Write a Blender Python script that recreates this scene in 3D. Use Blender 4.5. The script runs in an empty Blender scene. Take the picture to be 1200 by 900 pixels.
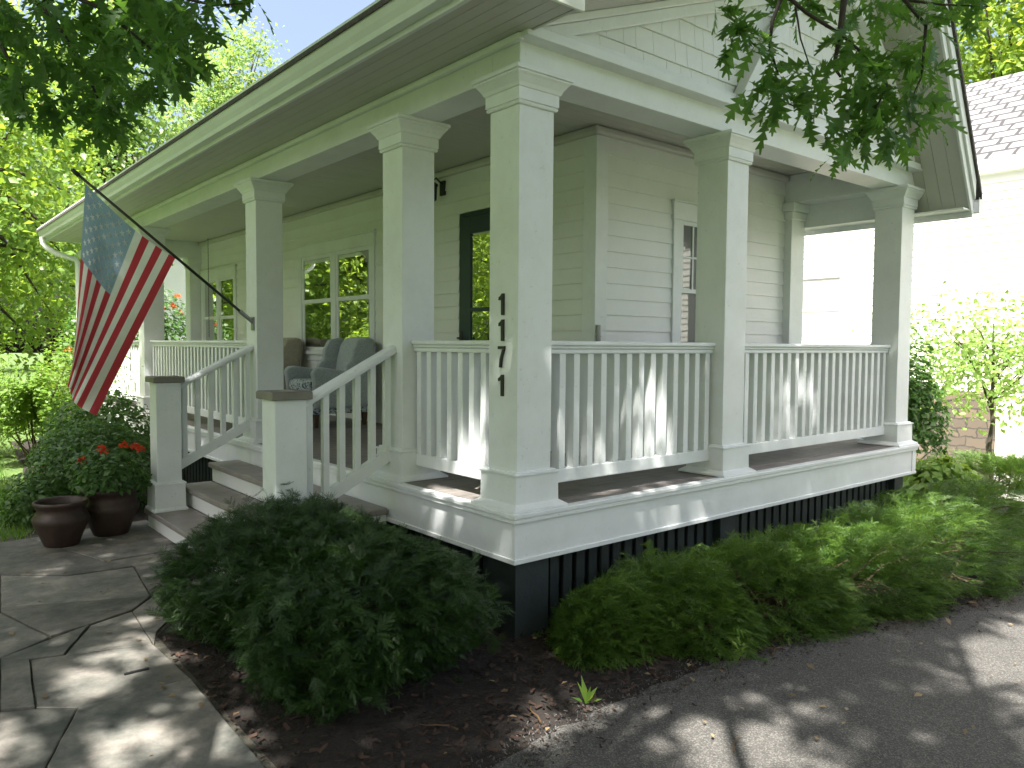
import bpy, bmesh, math, random
import numpy as np
from mathutils import Vector, Matrix

random.seed(7)
RNG = np.random.default_rng(11)
S = bpy.context.scene
COL = S.collection

# ------------------------------------------------------------------ camera
YAW, PITCH, ROLL, FPX = 0.8780, -0.0503, 0.0073, 904.04
CAM = np.array([-2.5517, -3.0474, 0.8856])
_f = np.array([math.cos(PITCH) * math.cos(YAW), math.cos(PITCH) * math.sin(YAW), math.sin(PITCH)])
_r = np.array([math.sin(YAW), -math.cos(YAW), 0.0])
_u = np.cross(_r, _f)
_c, _s = math.cos(ROLL), math.sin(ROLL)
CR, CU = _c * _r + _s * _u, -_s * _r + _c * _u
cam = bpy.data.cameras.new('camera')
cam.sensor_width = 36.0
cam.lens = FPX / 1200.0 * 36.0
cam.clip_start = 0.05
cam.clip_end = 600.0
cam_o = bpy.data.objects.new('camera', cam)
COL.objects.link(cam_o)
mw = Matrix.Identity(4)
for i in range(3):
    mw[i][0], mw[i][1], mw[i][2], mw[i][3] = CR[i], CU[i], -_f[i], CAM[i]
cam_o.matrix_world = mw
S.camera = cam_o

# ------------------------------------------------------------------ light
SUN = np.array([-0.34, -0.24, 0.91])
SUN = SUN / np.linalg.norm(SUN)
world = bpy.data.worlds.new('World')
S.world = world
world.use_nodes = True
nt = world.node_tree
bg = nt.nodes['Background']
sky = nt.nodes.new('ShaderNodeTexSky')
sky.sky_type = 'NISHITA'
sky.sun_disc = False
sky.sun_elevation = math.asin(SUN[2])
sky.sun_rotation = math.atan2(SUN[0], SUN[1])
sky.air_density = 1.0
sky.dust_density = 9.0
sky.ozone_density = 1.0
nt.links.new(sky.outputs[0], bg.inputs[0])
bg.inputs[1].default_value = 0.12
sl = bpy.data.lights.new('sun', 'SUN')
sl.energy = 5.0
sl.angle = math.radians(0.53)
sl.color = (1.0, 0.965, 0.90)
so = bpy.data.objects.new('sun', sl)
COL.objects.link(so)
so.rotation_euler = Vector(SUN).to_track_quat('Z', 'Y').to_euler()
S.view_settings.view_transform = 'Standard'
S.view_settings.look = 'None'
S.view_settings.gamma = 1.0
S.view_settings.exposure = 1.82
S.view_settings.use_curve_mapping = False

G = -0.70            # ground level (porch floor is z = 0)

# ------------------------------------------------------------------ materials
def mat_new(name):
    m = bpy.data.materials.new(name)
    m.use_nodes = True
    n = m.node_tree.nodes
    return m, n, m.node_tree.links, n['Principled BSDF']

def solid(name, c1, c2=None, scale=6.0, rough=0.5, bump=0.0, bscale=60.0, detail=4.0, metal=0.0, stretch=None, spec=0.5):
    m, n, l, p = mat_new(name)
    c2 = c2 or c1
    tc = n.new('ShaderNodeTexCoord')
    mp = n.new('ShaderNodeMapping')
    l.new(tc.outputs['Object'], mp.inputs[0])
    if stretch:
        mp.inputs['Scale'].default_value = stretch
    nz = n.new('ShaderNodeTexNoise')
    nz.inputs['Scale'].default_value = scale
    nz.inputs['Detail'].default_value = detail
    nz.inputs['Roughness'].default_value = 0.65
    l.new(mp.outputs[0], nz.inputs['Vector'])
    cr = n.new('ShaderNodeValToRGB')
    cr.color_ramp.elements[0].position = 0.3
    cr.color_ramp.elements[1].position = 0.72
    cr.color_ramp.elements[0].color = (*c1, 1)
    cr.color_ramp.elements[1].color = (*c2, 1)
    l.new(nz.outputs['Fac'], cr.inputs[0])
    l.new(cr.outputs[0], p.inputs['Base Color'])
    p.inputs['Roughness'].default_value = rough
    p.inputs['Metallic'].default_value = metal
    p.inputs['Specular IOR Level'].default_value = spec
    if bump:
        b = n.new('ShaderNodeBump')
        b.inputs['Strength'].default_value = bump
        b.inputs['Distance'].default_value = 0.01
        nb = n.new('ShaderNodeTexNoise')
        nb.inputs['Scale'].default_value = bscale
        nb.inputs['Detail'].default_value = 5.0
        l.new(mp.outputs[0], nb.inputs['Vector'])
        l.new(nb.outputs['Fac'], b.inputs['Height'])
        l.new(b.outputs[0], p.inputs['Normal'])
    return m

def paint(name, base, dirt, amount=0.35, rough=0.42):
    """painted wood: brush streak bump, faint blotches and small dirty specks"""
    m, n, l, p = mat_new(name)
    tc = n.new('ShaderNodeTexCoord')
    n1 = n.new('ShaderNodeTexNoise'); n1.inputs['Scale'].default_value = 2.6; n1.inputs['Detail'].default_value = 6
    n1.inputs['Roughness'].default_value = 0.7
    l.new(tc.outputs['Object'], n1.inputs['Vector'])
    r1 = n.new('ShaderNodeMapRange'); r1.inputs['From Min'].default_value = 0.42; r1.inputs['From Max'].default_value = 0.8
    r1.inputs['To Max'].default_value = amount
    l.new(n1.outputs['Fac'], r1.inputs['Value'])
    n2 = n.new('ShaderNodeTexNoise'); n2.inputs['Scale'].default_value = 42; n2.inputs['Detail'].default_value = 3
    l.new(tc.outputs['Object'], n2.inputs['Vector'])
    r2 = n.new('ShaderNodeMapRange'); r2.inputs['From Min'].default_value = 0.66; r2.inputs['From Max'].default_value = 0.76
    r2.inputs['To Max'].default_value = amount * 1.2
    l.new(n2.outputs['Fac'], r2.inputs['Value'])
    ad = n.new('ShaderNodeMath'); ad.operation = 'ADD'; ad.use_clamp = True
    l.new(r1.outputs[0], ad.inputs[0]); l.new(r2.outputs[0], ad.inputs[1])
    mx = n.new('ShaderNodeMix'); mx.data_type = 'RGBA'
    mx.inputs['A'].default_value = (*base, 1); mx.inputs['B'].default_value = (*dirt, 1)
    l.new(ad.outputs[0], mx.inputs['Factor'])
    l.new(mx.outputs['Result'], p.inputs['Base Color'])
    p.inputs['Roughness'].default_value = rough
    b = n.new('ShaderNodeBump'); b.inputs['Strength'].default_value = 0.12; b.inputs['Distance'].default_value = 0.004
    n3 = n.new('ShaderNodeTexNoise'); n3.inputs['Scale'].default_value = 30; n3.inputs['Detail'].default_value = 6
    l.new(tc.outputs['Object'], n3.inputs['Vector'])
    l.new(n3.outputs['Fac'], b.inputs['Height']); l.new(b.outputs[0], p.inputs['Normal'])
    return m

def leafmat(name, dark, light, trans, tw=0.35, rough=0.45):
    m, n, l, p = mat_new(name)
    at = n.new('ShaderNodeAttribute'); at.attribute_name = 'rnd'
    cr = n.new('ShaderNodeValToRGB')
    cr.color_ramp.elements[0].color = (*dark, 1); cr.color_ramp.elements[1].color = (*light, 1)
    l.new(at.outputs['Fac'], cr.inputs[0])
    l.new(cr.outputs[0], p.inputs['Base Color'])
    p.inputs['Roughness'].default_value = rough
    p.inputs['Specular IOR Level'].default_value = 0.4
    t = n.new('ShaderNodeBsdfTranslucent'); t.inputs[0].default_value = (*trans, 1)
    mx = n.new('ShaderNodeMixShader'); mx.inputs[0].default_value = tw
    l.new(p.outputs[0], mx.inputs[1]); l.new(t.outputs[0], mx.inputs[2])
    l.new(mx.outputs[0], n['Material Output'].inputs[0])
    return m

M = {}
M['white'] = paint('white_paint', (0.715, 0.745, 0.755), (0.50, 0.51, 0.49), 0.45)
M['siding'] = paint('siding_paint', (0.72, 0.735, 0.725), (0.55, 0.555, 0.52), 0.35)
M['bright'] = paint('bright_white_paint', (0.82, 0.82, 0.79), (0.7, 0.7, 0.66), 0.3)  # brighter white; on the cornice return it stands for sunlight
M['concrete'] = solid('pale_concrete', (0.42, 0.40, 0.37), (0.55, 0.53, 0.49), 3, 0.9, 0.3, 40)
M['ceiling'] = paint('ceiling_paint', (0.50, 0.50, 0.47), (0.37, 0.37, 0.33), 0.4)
M['deck'] = solid('deck_paint', (0.14, 0.125, 0.115), (0.22, 0.20, 0.185), 9, 0.55, 0.3, 40)
M['tread'] = solid('tread_paint', (0.20, 0.18, 0.165), (0.28, 0.26, 0.24), 7, 0.5, 0.25, 50)
M['newelcap'] = solid('newel_cap_paint', (0.15, 0.14, 0.12), (0.21, 0.20, 0.17), 8, 0.55, 0.2, 60)
M['skirt'] = solid('skirt_paint', (0.014, 0.022, 0.023), (0.026, 0.037, 0.037), 7, 0.6, 0.2, 50)
M['door'] = solid('door_paint', (0.018, 0.036, 0.044), (0.024, 0.046, 0.054), 5, 0.4, 0.1, 60)
M['black'] = solid('black_metal', (0.012, 0.012, 0.012), (0.02, 0.02, 0.02), 10, 0.4)
M['grey_metal'] = solid('grey_metal', (0.25, 0.26, 0.27), (0.35, 0.36, 0.37), 14, 0.4, metal=0.6)
M['gutter'] = paint('gutter_enamel', (0.72, 0.77, 0.76), (0.50, 0.53, 0.50), 0.35, 0.35)
M['shingle'] = solid('roof_shingle', (0.05, 0.045, 0.045), (0.12, 0.11, 0.105), 30, 0.9, 0.6, 80)
M['trunk'] = solid('bark', (0.035, 0.028, 0.022), (0.10, 0.08, 0.06), 14, 0.9, 0.8, 30, stretch=(1, 1, 0.25))
M['twig'] = solid('twig_bark', (0.02, 0.016, 0.012), (0.05, 0.04, 0.03), 30, 0.85)
M['brown_stem'] = solid('brown_stem', (0.05, 0.035, 0.02), (0.10, 0.07, 0.04), 30, 0.85)
M['terracotta'] = solid('dark_terracotta', (0.024, 0.014, 0.010), (0.052, 0.028, 0.020), 7, 0.55, 0.25, 50)
M['soil'] = solid('soil', (0.008, 0.006, 0.005), (0.026, 0.019, 0.014), 22, 0.95, 1.0, 60)
M['joint'] = solid('joint_sand', (0.03, 0.027, 0.02), (0.09, 0.085, 0.065), 30, 0.95, 0.8, 90)
M['mulch'] = leafmat('mulch_chips', (0.009, 0.006, 0.005), (0.060, 0.033, 0.022), (0.1, 0.06, 0.03), 0.0, 0.9)
M['litter'] = leafmat('dry_leaf', (0.12, 0.07, 0.03), (0.32, 0.24, 0.13), (0.3, 0.2, 0.08), 0.2, 0.7)
M['oak'] = leafmat('oak_leaf', (0.028, 0.072, 0.022), (0.052, 0.125, 0.030), (0.10, 0.22, 0.035), 0.24)
M['oak_near'] = leafmat('oak_leaf_low', (0.032, 0.085, 0.022), (0.078, 0.165, 0.036), (0.20, 0.42, 0.05), 0.42)
M['tree_a'] = leafmat('maple_leaf', (0.065, 0.14, 0.018), (0.15, 0.25, 0.034), (0.36, 0.52, 0.05), 0.42)
M['tree_b'] = leafmat('ash_leaf', (0.085, 0.165, 0.020), (0.20, 0.30, 0.042), (0.44, 0.58, 0.07), 0.44)
M['tree_c'] = leafmat('pale_leaf', (0.10, 0.20, 0.05), (0.20, 0.32, 0.08), (0.4, 0.55, 0.12), 0.40)
M['shrub'] = leafmat('shrub_leaf', (0.028, 0.075, 0.016), (0.070, 0.155, 0.028), (0.14, 0.30, 0.04), 0.28)
M['lime'] = leafmat('lime_leaf', (0.07, 0.155, 0.022), (0.17, 0.28, 0.04), (0.34, 0.5, 0.06), 0.35)
M['yew'] = leafmat('yew_needle', (0.007, 0.025, 0.006), (0.038, 0.086, 0.014), (0.07, 0.17, 0.02), 0.15)
M['yew2'] = leafmat('young_yew_needle', (0.020, 0.062, 0.013), (0.12, 0.21, 0.03), (0.20, 0.36, 0.04), 0.25)
M['geranium'] = leafmat('geranium_leaf', (0.030, 0.085, 0.02), (0.07, 0.15, 0.03), (0.14, 0.3, 0.05), 0.25)
M['red_petal'] = leafmat('red_petal', (0.55, 0.03, 0.01), (0.75, 0.09, 0.03), (0.8, 0.1, 0.03), 0.25)
M['orange_petal'] = leafmat('orange_petal', (0.60, 0.10, 0.03), (0.75, 0.2, 0.06), (0.8, 0.2, 0.05), 0.3)
M['grassblade'] = leafmat('grass_blade', (0.06, 0.15, 0.02), (0.14, 0.27, 0.04), (0.25, 0.42, 0.05), 0.3)
M['lawn'] = solid('lawn', (0.045, 0.085, 0.018), (0.085, 0.14, 0.028), 3, 0.95, 0.8, 90)

def asphalt():
    m, n, l, p = mat_new('asphalt')
    tc = n.new('ShaderNodeTexCoord')
    v = n.new('ShaderNodeTexVoronoi'); v.inputs['Scale'].default_value = 190
    l.new(tc.outputs['Object'], v.inputs['Vector'])
    nz = n.new('ShaderNodeTexNoise'); nz.inputs['Scale'].default_value = 1.3; nz.inputs['Detail'].default_value = 7
    l.new(tc.outputs['Object'], nz.inputs['Vector'])
    cr = n.new('ShaderNodeValToRGB')
    e = cr.color_ramp.elements
    e[0].position = 0.0; e[0].color = (0.054, 0.052, 0.049, 1)
    e[1].position = 1.0; e[1].color = (0.17, 0.162, 0.15, 1)
    e.new(0.6).color = (0.088, 0.084, 0.078, 1)
    sp = n.new('ShaderNodeSeparateColor'); l.new(v.outputs['Color'], sp.inputs[0])
    l.new(sp.outputs[0], cr.inputs[0])
    mx = n.new('ShaderNodeMix'); mx.data_type = 'RGBA'; mx.blend_type = 'MULTIPLY'; mx.inputs['Factor'].default_value = 0.6
    c2 = n.new('ShaderNodeValToRGB'); c2.color_ramp.elements[0].color = (0.55, 0.55, 0.55, 1); c2.color_ramp.elements[1].color = (1.3, 1.27, 1.22, 1)
    l.new(nz.outputs['Fac'], c2.inputs[0])
    l.new(cr.outputs[0], mx.inputs['A']); l.new(c2.outputs[0], mx.inputs['B'])
    l.new(mx.outputs['Result'], p.inputs['Base Color'])
    p.inputs['Roughness'].default_value = 0.85
    b = n.new('ShaderNodeBump'); b.inputs['Strength'].default_value = 0.7; b.inputs['Distance'].default_value = 0.006
    l.new(v.outputs['Distance'], b.inputs['Height']); l.new(b.outputs[0], p.inputs['Normal'])
    return m
M['asphalt'] = asphalt()

def flagstone():
    m, n, l, p = mat_new('flagstone')
    tc = n.new('ShaderNodeTexCoord')
    nz = n.new('ShaderNodeTexNoise'); nz.inputs['Scale'].default_value = 3.2; nz.inputs['Detail'].default_value = 9; nz.inputs['Roughness'].default_value = 0.72
    l.new(tc.outputs['Object'], nz.inputs['Vector'])
    cr = n.new('ShaderNodeValToRGB'); e = cr.color_ramp.elements
    e[0].position = 0.34; e[0].color = (0.055, 0.060, 0.053, 1)
    e[1].position = 0.68; e[1].color = (0.27, 0.24, 0.21, 1)
    e.new(0.5).color = (0.135, 0.130, 0.114, 1)
    l.new(nz.outputs['Fac'], cr.inputs[0])
    at = n.new('ShaderNodeAttribute'); at.attribute_name = 'rnd'
    mr = n.new('ShaderNodeMapRange'); mr.inputs['To Min'].default_value = 0.68; mr.inputs['To Max'].default_value = 1.22
    l.new(at.outputs['Fac'], mr.inputs['Value'])
    mx = n.new('ShaderNodeVectorMath'); mx.operation = 'SCALE'
    l.new(cr.outputs[0], mx.inputs[0]); l.new(mr.outputs[0], mx.inputs['Scale'])
    l.new(mx.outputs[0], p.inputs['Base Color'])
    p.inputs['Roughness'].default_value = 0.7
    b = n.new('ShaderNodeBump'); b.inputs['Strength'].default_value = 0.5; b.inputs['Distance'].default_value = 0.012
    n2 = n.new('ShaderNodeTexNoise'); n2.inputs['Scale'].default_value = 16; n2.inputs['Detail'].default_value = 8
    l.new(tc.outputs['Object'], n2.inputs['Vector']); l.new(n2.outputs['Fac'], b.inputs['Height']); l.new(b.outputs[0], p.inputs['Normal'])
    return m
M['flagstone'] = flagstone()

def glassmat(name, tint, fac):
    m, n, l, p = mat_new(name)
    p.inputs['Base Color'].default_value = (*tint, 1)
    p.inputs['Roughness'].default_value = 0.3
    g = n.new('ShaderNodeBsdfGlossy'); g.inputs['Roughness'].default_value = 0.012
    g.inputs[0].default_value = (0.95, 0.97, 0.95, 1)
    tc = n.new('ShaderNodeTexCoord'); nz = n.new('ShaderNodeTexNoise'); nz.inputs['Scale'].default_value = 2.2
    l.new(tc.outputs['Object'], nz.inputs['Vector'])
    b = n.new('ShaderNodeBump'); b.inputs['Strength'].default_value = 0.05; b.inputs['Distance'].default_value = 0.02
    l.new(nz.outputs['Fac'], b.inputs['Height']); l.new(b.outputs[0], g.inputs['Normal'])
    mx = n.new('ShaderNodeMixShader'); mx.inputs[0].default_value = fac
    l.new(p.outputs[0], mx.inputs[1]); l.new(g.outputs[0], mx.inputs[2])
    l.new(mx.outputs[0], n['Material Output'].inputs[0])
    return m
M['glass'] = glassmat('window_glass', (0.012, 0.014, 0.012), 0.68)
M['glare_glass'] = glassmat('glare_washed_glass', (0.42, 0.42, 0.41), 0.12)  # pale pane colour carries the glare washing out the neighbour windows
M['curtain_glass'] = glassmat('curtained_glass', (0.06, 0.065, 0.07), 0.10)

def brickwall():
    m, n, l, p = mat_new('stone_block')
    tc = n.new('ShaderNodeTexCoord'); mp = n.new('ShaderNodeMapping')
    mp.inputs['Rotation'].default_value = (math.radians(90), 0, math.radians(90))
    sx = n.new('ShaderNodeSeparateXYZ'); cx = n.new('ShaderNodeCombineXYZ')
    l.new(tc.outputs['Object'], sx.inputs[0])
    l.new(sx.outputs['Y'], cx.inputs['X']); l.new(sx.outputs['Z'], cx.inputs['Y'])
    br = n.new('ShaderNodeTexBrick')
    br.inputs['Color1'].default_value = (0.15, 0.115, 0.08, 1); br.inputs['Color2'].default_value = (0.085, 0.072, 0.056, 1)
    br.inputs['Mortar'].default_value = (0.045, 0.042, 0.036, 1)
    br.inputs['Scale'].default_value = 1.0
    br.inputs['Brick Width'].default_value = 0.34; br.inputs['Row Height'].default_value = 0.17
    br.inputs['Mortar Size'].default_value = 0.012
    nz = n.new('ShaderNodeTexNoise'); nz.inputs['Scale'].default_value = 3; nz.inputs['Detail'].default_value = 5
    l.new(tc.outputs['Object'], nz.inputs['Vector'])
    va = n.new('ShaderNodeVectorMath'); va.operation = 'MULTIPLY_ADD'
    va.inputs[1].default_value = (0.3, 0.22, 0.0)
    l.new(nz.outputs['Color'], va.inputs[0]); l.new(cx.outputs[0], va.inputs[2])
    l.new(va.outputs[0], br.inputs['Vector'])
    l.new(br.outputs['Color'], p.inputs['Base Color'])
    p.inputs['Roughness'].default_value = 0.85
    b = n.new('ShaderNodeBump'); b.inputs['Strength'].default_value = 0.8; b.inputs['Distance'].default_value = 0.02
    b.invert = True
    l.new(br.outputs['Fac'], b.inputs['Height']); l.new(b.outputs[0], p.inputs['Normal'])
    return m
M['stone'] = brickwall()

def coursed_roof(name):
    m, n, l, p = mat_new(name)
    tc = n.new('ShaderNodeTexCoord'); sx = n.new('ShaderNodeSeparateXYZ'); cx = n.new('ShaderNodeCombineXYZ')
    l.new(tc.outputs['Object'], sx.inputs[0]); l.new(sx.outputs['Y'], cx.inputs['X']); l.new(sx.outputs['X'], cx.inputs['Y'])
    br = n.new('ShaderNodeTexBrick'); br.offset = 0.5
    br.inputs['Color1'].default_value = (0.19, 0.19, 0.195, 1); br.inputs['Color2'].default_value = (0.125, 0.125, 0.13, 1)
    br.inputs['Mortar'].default_value = (0.03, 0.03, 0.032, 1)  # dark joints painted in as shadow lines under each shingle course
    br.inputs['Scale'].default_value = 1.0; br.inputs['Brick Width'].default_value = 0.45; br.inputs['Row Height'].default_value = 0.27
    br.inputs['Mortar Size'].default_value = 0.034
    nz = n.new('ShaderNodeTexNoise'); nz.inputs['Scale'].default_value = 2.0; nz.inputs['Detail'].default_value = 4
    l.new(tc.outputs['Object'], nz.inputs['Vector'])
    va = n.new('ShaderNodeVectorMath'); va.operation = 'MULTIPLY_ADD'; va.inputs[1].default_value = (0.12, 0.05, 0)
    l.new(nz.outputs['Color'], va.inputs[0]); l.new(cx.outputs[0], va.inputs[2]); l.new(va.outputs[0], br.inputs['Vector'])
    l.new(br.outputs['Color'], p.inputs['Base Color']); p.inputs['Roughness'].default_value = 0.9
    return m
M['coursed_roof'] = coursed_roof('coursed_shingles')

def fabric(name, c1, c2, scale, thr=0.5):
    m, n, l, p = mat_new(name)
    tc = n.new('ShaderNodeTexCoord')
    nz = n.new('ShaderNodeTexNoise'); nz.inputs['Scale'].default_value = scale; nz.inputs['Detail'].default_value = 2; nz.inputs['Distortion'].default_value = 1.6
    l.new(tc.outputs['Object'], nz.inputs['Vector'])
    cr = n.new('ShaderNodeValToRGB')
    cr.color_ramp.elements[0].position = thr - 0.03; cr.color_ramp.elements[1].position = thr + 0.03
    cr.color_ramp.elements[0].color = (*c1, 1); cr.color_ramp.elements[1].color = (*c2, 1)
    l.new(nz.outputs['Fac'], cr.inputs[0]); l.new(cr.outputs[0], p.inputs['Base Color'])
    p.inputs['Roughness'].default_value = 0.9
    p.inputs['Sheen Weight'].default_value = 0.2
    return m
M['chair_fabric'] = fabric('blue_grey_fabric', (0.33, 0.37, 0.39), (0.40, 0.44, 0.46), 40)
M['chair_print'] = fabric('blue_print_fabric', (0.07, 0.10, 0.13), (0.46, 0.52, 0.55), 22, 0.47)
M['chair_tan'] = fabric('tan_fabric', (0.30, 0.28, 0.22), (0.36, 0.33, 0.27), 40)

def cloth(name, c, tw=0.5):
    m, n, l, p = mat_new(name)
    tc = n.new('ShaderNodeTexCoord'); nz = n.new('ShaderNodeTexNoise'); nz.inputs['Scale'].default_value = 9; nz.inputs['Detail'].default_value = 5
    l.new(tc.outputs['Object'], nz.inputs['Vector'])
    cr = n.new('ShaderNodeValToRGB')
    cr.color_ramp.elements[0].color = (*[x * 0.85 for x in c], 1); cr.color_ramp.elements[1].color = (*[min(1, x * 1.1) for x in c], 1)
    l.new(nz.outputs['Fac'], cr.inputs[0]); l.new(cr.outputs[0], p.inputs['Base Color'])
    p.inputs['Roughness'].default_value = 0.8
    t = n.new('ShaderNodeBsdfTranslucent'); l.new(cr.outputs[0], t.inputs[0])
    mx = n.new('ShaderNodeMixShader'); mx.inputs[0].default_value = tw
    l.new(p.outputs[0], mx.inputs[1]); l.new(t.outputs[0], mx.inputs[2]); l.new(mx.outputs[0], n['Material Output'].inputs[0])
    return m
M['flag_red'] = cloth('flag_red', (0.52, 0.05, 0.07))
M['flag_white'] = cloth('flag_white', (0.82, 0.82, 0.80))
M['flag_blue'] = cloth('flag_faded_blue', (0.30, 0.41, 0.54))
M['flag_star'] = cloth('flag_star', (0.95, 0.95, 0.95))

# ------------------------------------------------------------------ builders
def thing(name, loc, label, cat, group=None):
    o = bpy.data.objects.new(name, None)
    COL.objects.link(o)
    o.location = loc
    o.empty_display_size = 0.1
    o['label'] = label
    o['category'] = cat
    if group:
        o['group'] = group
    return o

def tag(o, label, cat, group=None):
    o['label'] = label
    o['category'] = cat
    if group:
        o['group'] = group
    return o

def origin(o):
    v = Vector((0, 0, 0))
    while o is not None:
        v = v + o.location
        o = o.parent
    return v

class MB:
    def __init__(s):
        s.v, s.f, s.m = [], [], []
    def add(s, verts, faces, mi=0):
        b = len(s.v)
        s.v += [tuple(map(float, p)) for p in verts]
        s.f += [tuple(b + i for i in f) for f in faces]
        s.m += [mi] * len(faces)
    def box(s, x0, x1, y0, y1, z0, z1, mi=0):
        s.add([(x0, y0, z0), (x1, y0, z0), (x1, y1, z0), (x0, y1, z0), (x0, y0, z1), (x1, y0, z1), (x1, y1, z1), (x0, y1, z1)],
              [(0, 3, 2, 1), (4, 5, 6, 7), (0, 1, 5, 4), (1, 2, 6, 5), (2, 3, 7, 6), (3, 0, 4, 7)], mi)
    def loft(s, rings, mi=0, cap=True):
        """rings of equal length lists of points"""
        n = len(rings[0])
        vs = [p for r in rings for p in r]
        fs = []
        for k in range(len(rings) - 1):
            for i in range(n):
                j = (i + 1) % n
                fs.append((k * n + i, k * n + j, (k + 1) * n + j, (k + 1) * n + i))
        if cap:
            fs.append(tuple(range(n - 1, -1, -1)))
            fs.append(tuple((len(rings) - 1) * n + i for i in range(n)))
        s.add(vs, fs, mi)
    def sqloft(s, cx, cy, prof, mi=0):
        """square section tower: prof = [(half, z), ...]"""
        s.loft([[(cx - h, cy - h, z), (cx + h, cy - h, z), (cx + h, cy + h, z), (cx - h, cy + h, z)] for h, z in prof], mi)
    def prism(s, poly, axis, a, b, mi=0):
        """poly in the two other axes (x,z for axis y; y,z for axis x; x,y for z)"""
        def P(p, t):
            return {'x': (t, p[0], p[1]), 'y': (p[0], t, p[1]), 'z': (p[0], p[1], t)}[axis]
        n = len(poly)
        s.add([P(p, a) for p in poly] + [P(p, b) for p in poly],
              [tuple(range(n)), tuple(range(2 * n - 1, n - 1, -1))] + [(i, i + n, (i + 1) % n + n, (i + 1) % n) for i in range(n)], mi)
    def tube(s, pts, rad, seg=8, mi=0):
        pts = [Vector(p) for p in pts]
        if not hasattr(rad, '__len__'):
            rad = [rad] * len(pts)
        rings = []
        pu = None
        for i, p in enumerate(pts):
            d = (pts[min(i + 1, len(pts) - 1)] - pts[max(i - 1, 0)]).normalized()
            if pu is None:
                pu = d.orthogonal().normalized()
            u = (pu - d * pu.dot(d)).normalized()
            pu = u
            w = d.cross(u)
            rings.append([tuple(p + (u * math.cos(t) + w * math.sin(t)) * rad[i]) for t in [2 * math.pi * k / seg for k in range(seg)]])
        s.loft(rings, mi)
    def lathe(s, cx, cy, prof, seg=32, mi=0, cap=True):
        s.loft([[(cx + r * math.cos(t), cy + r * math.sin(t), z) for t in [2 * math.pi * k / seg for k in range(seg)]] for r, z in prof], mi, cap)
    def build(s, name, mats, parent=None, bevel=0.0, smooth=False, seg=2, kind=None, recalc=True):
        me = bpy.data.meshes.new(name)
        off = origin(parent) if parent is not None else Vector((0, 0, 0))
        me.from_pydata([(a - off.x, b - off.y, c - off.z) for a, b, c in s.v], [], s.f)
        if not isinstance(mats, (list, tuple)):
            mats = [mats]
        for mm in mats:
            me.materials.append(mm)
        me.polygons.foreach_set('material_index', s.m)
        if recalc:
            bm = bmesh.new(); bm.from_mesh(me)
            bmesh.ops.recalc_face_normals(bm, faces=bm.faces)
            bm.to_mesh(me); bm.free()
        if smooth:
            me.polygons.foreach_set('use_smooth', [True] * len(me.polygons))
        me.update()
        o = bpy.data.objects.new(name, me)
        COL.objects.link(o)
        if parent is not None:
            o.parent = parent
        if bevel:
            b = o.modifiers.new('bevel', 'BEVEL')
            b.width = bevel; b.segments = seg; b.limit_method = 'ANGLE'; b.angle_limit = math.radians(40)
        if kind:
            o['kind'] = kind
        return o

def nrm(a):
    return a / np.maximum(np.linalg.norm(a, axis=1, keepdims=True), 1e-9)

def scatter(name, T, P, D, N, SC, mat, parent=None, rnd=None, mesh_only=False):
    """one mesh holding a copy of leaf template T at every point"""
    V, F = T
    V = np.asarray(V, float)
    n, k = len(P), len(V)
    D = nrm(D)
    N = N - D * (N * D).sum(1, keepdims=True)
    N = nrm(N)
    B = np.cross(N, D)
    SC = np.asarray(SC, float).reshape(n, 1, 1)
    W = P[:, None, :] + SC * (V[None, :, 0:1] * D[:, None, :] + V[None, :, 1:2] * B[:, None, :] + V[None, :, 2:3] * N[:, None, :])
    W = W.reshape(-1, 3)
    if parent is not None:
        W = W - np.array(origin(parent))
    cnt = np.array([len(f) for f in F])
    idx = np.concatenate([np.array(f) for f in F])
    loops = (idx[None, :] + (np.arange(n) * k)[:, None]).reshape(-1)
    tot = np.tile(cnt, n)
    st = np.concatenate([[0], np.cumsum(tot)[:-1]])
    me = bpy.data.meshes.new(name)
    me.vertices.add(len(W)); me.vertices.foreach_set('co', W.astype(np.float32).ravel())
    me.loops.add(len(loops)); me.loops.foreach_set('vertex_index', loops.astype(np.int32))
    me.polygons.add(len(tot)); me.polygons.foreach_set('loop_start', st.astype(np.int32))
    me.update(calc_edges=True)
    if rnd is None:
        rnd = RNG.random(n)
    a = me.attributes.new('rnd', 'FLOAT', 'POINT')
    a.data.foreach_set('value', np.repeat(np.clip(rnd, 0, 1), k).astype(np.float32))
    me.materials.append(mat)
    o = bpy.data.objects.new(name, me)
    COL.objects.link(o)
    if parent is not None:
        o.parent = parent
    return o

def leaf_oak():
    st = [(0.0, 0.010), (0.14, 0.016), (0.25, 0.12), (0.27, 0.035), (0.46, 0.22), (0.45, 0.04), (0.70, 0.25), (0.66, 0.05), (0.88, 0.15), (0.85, 0.05), (1.0, 0.025)]
    mid = [0.0, 0.16, 0.19, 0.27, 0.33, 0.45, 0.52, 0.64, 0.74, 0.84, 1.0]
    V, F = [], []
    for (x, w), mx_ in zip(st, mid):
        zc = 0.10 * mx_ - 0.16 * mx_ * mx_
        V += [(mx_, 0, zc), (x, w, zc + 0.25 * w - 0.05 * x), (x, -w, zc + 0.25 * w - 0.05 * x)]
    for i in range(len(st) - 1):
        a, b = 3 * i, 3 * (i + 1)
        F += [(a, b, b + 1, a + 1), (a, a + 2, b + 2, b)]
    return V, F
def leaf_simple(w=0.28, fold=0.06):
    V = [(0, 0, 0), (0.45, w, fold), (1, 0, -0.08), (0.45, -w, fold), (0.5, 0, 0.0)]
    return V, [(0, 4, 1), (4, 2, 1), (0, 3, 4), (4, 3, 2)]
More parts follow.
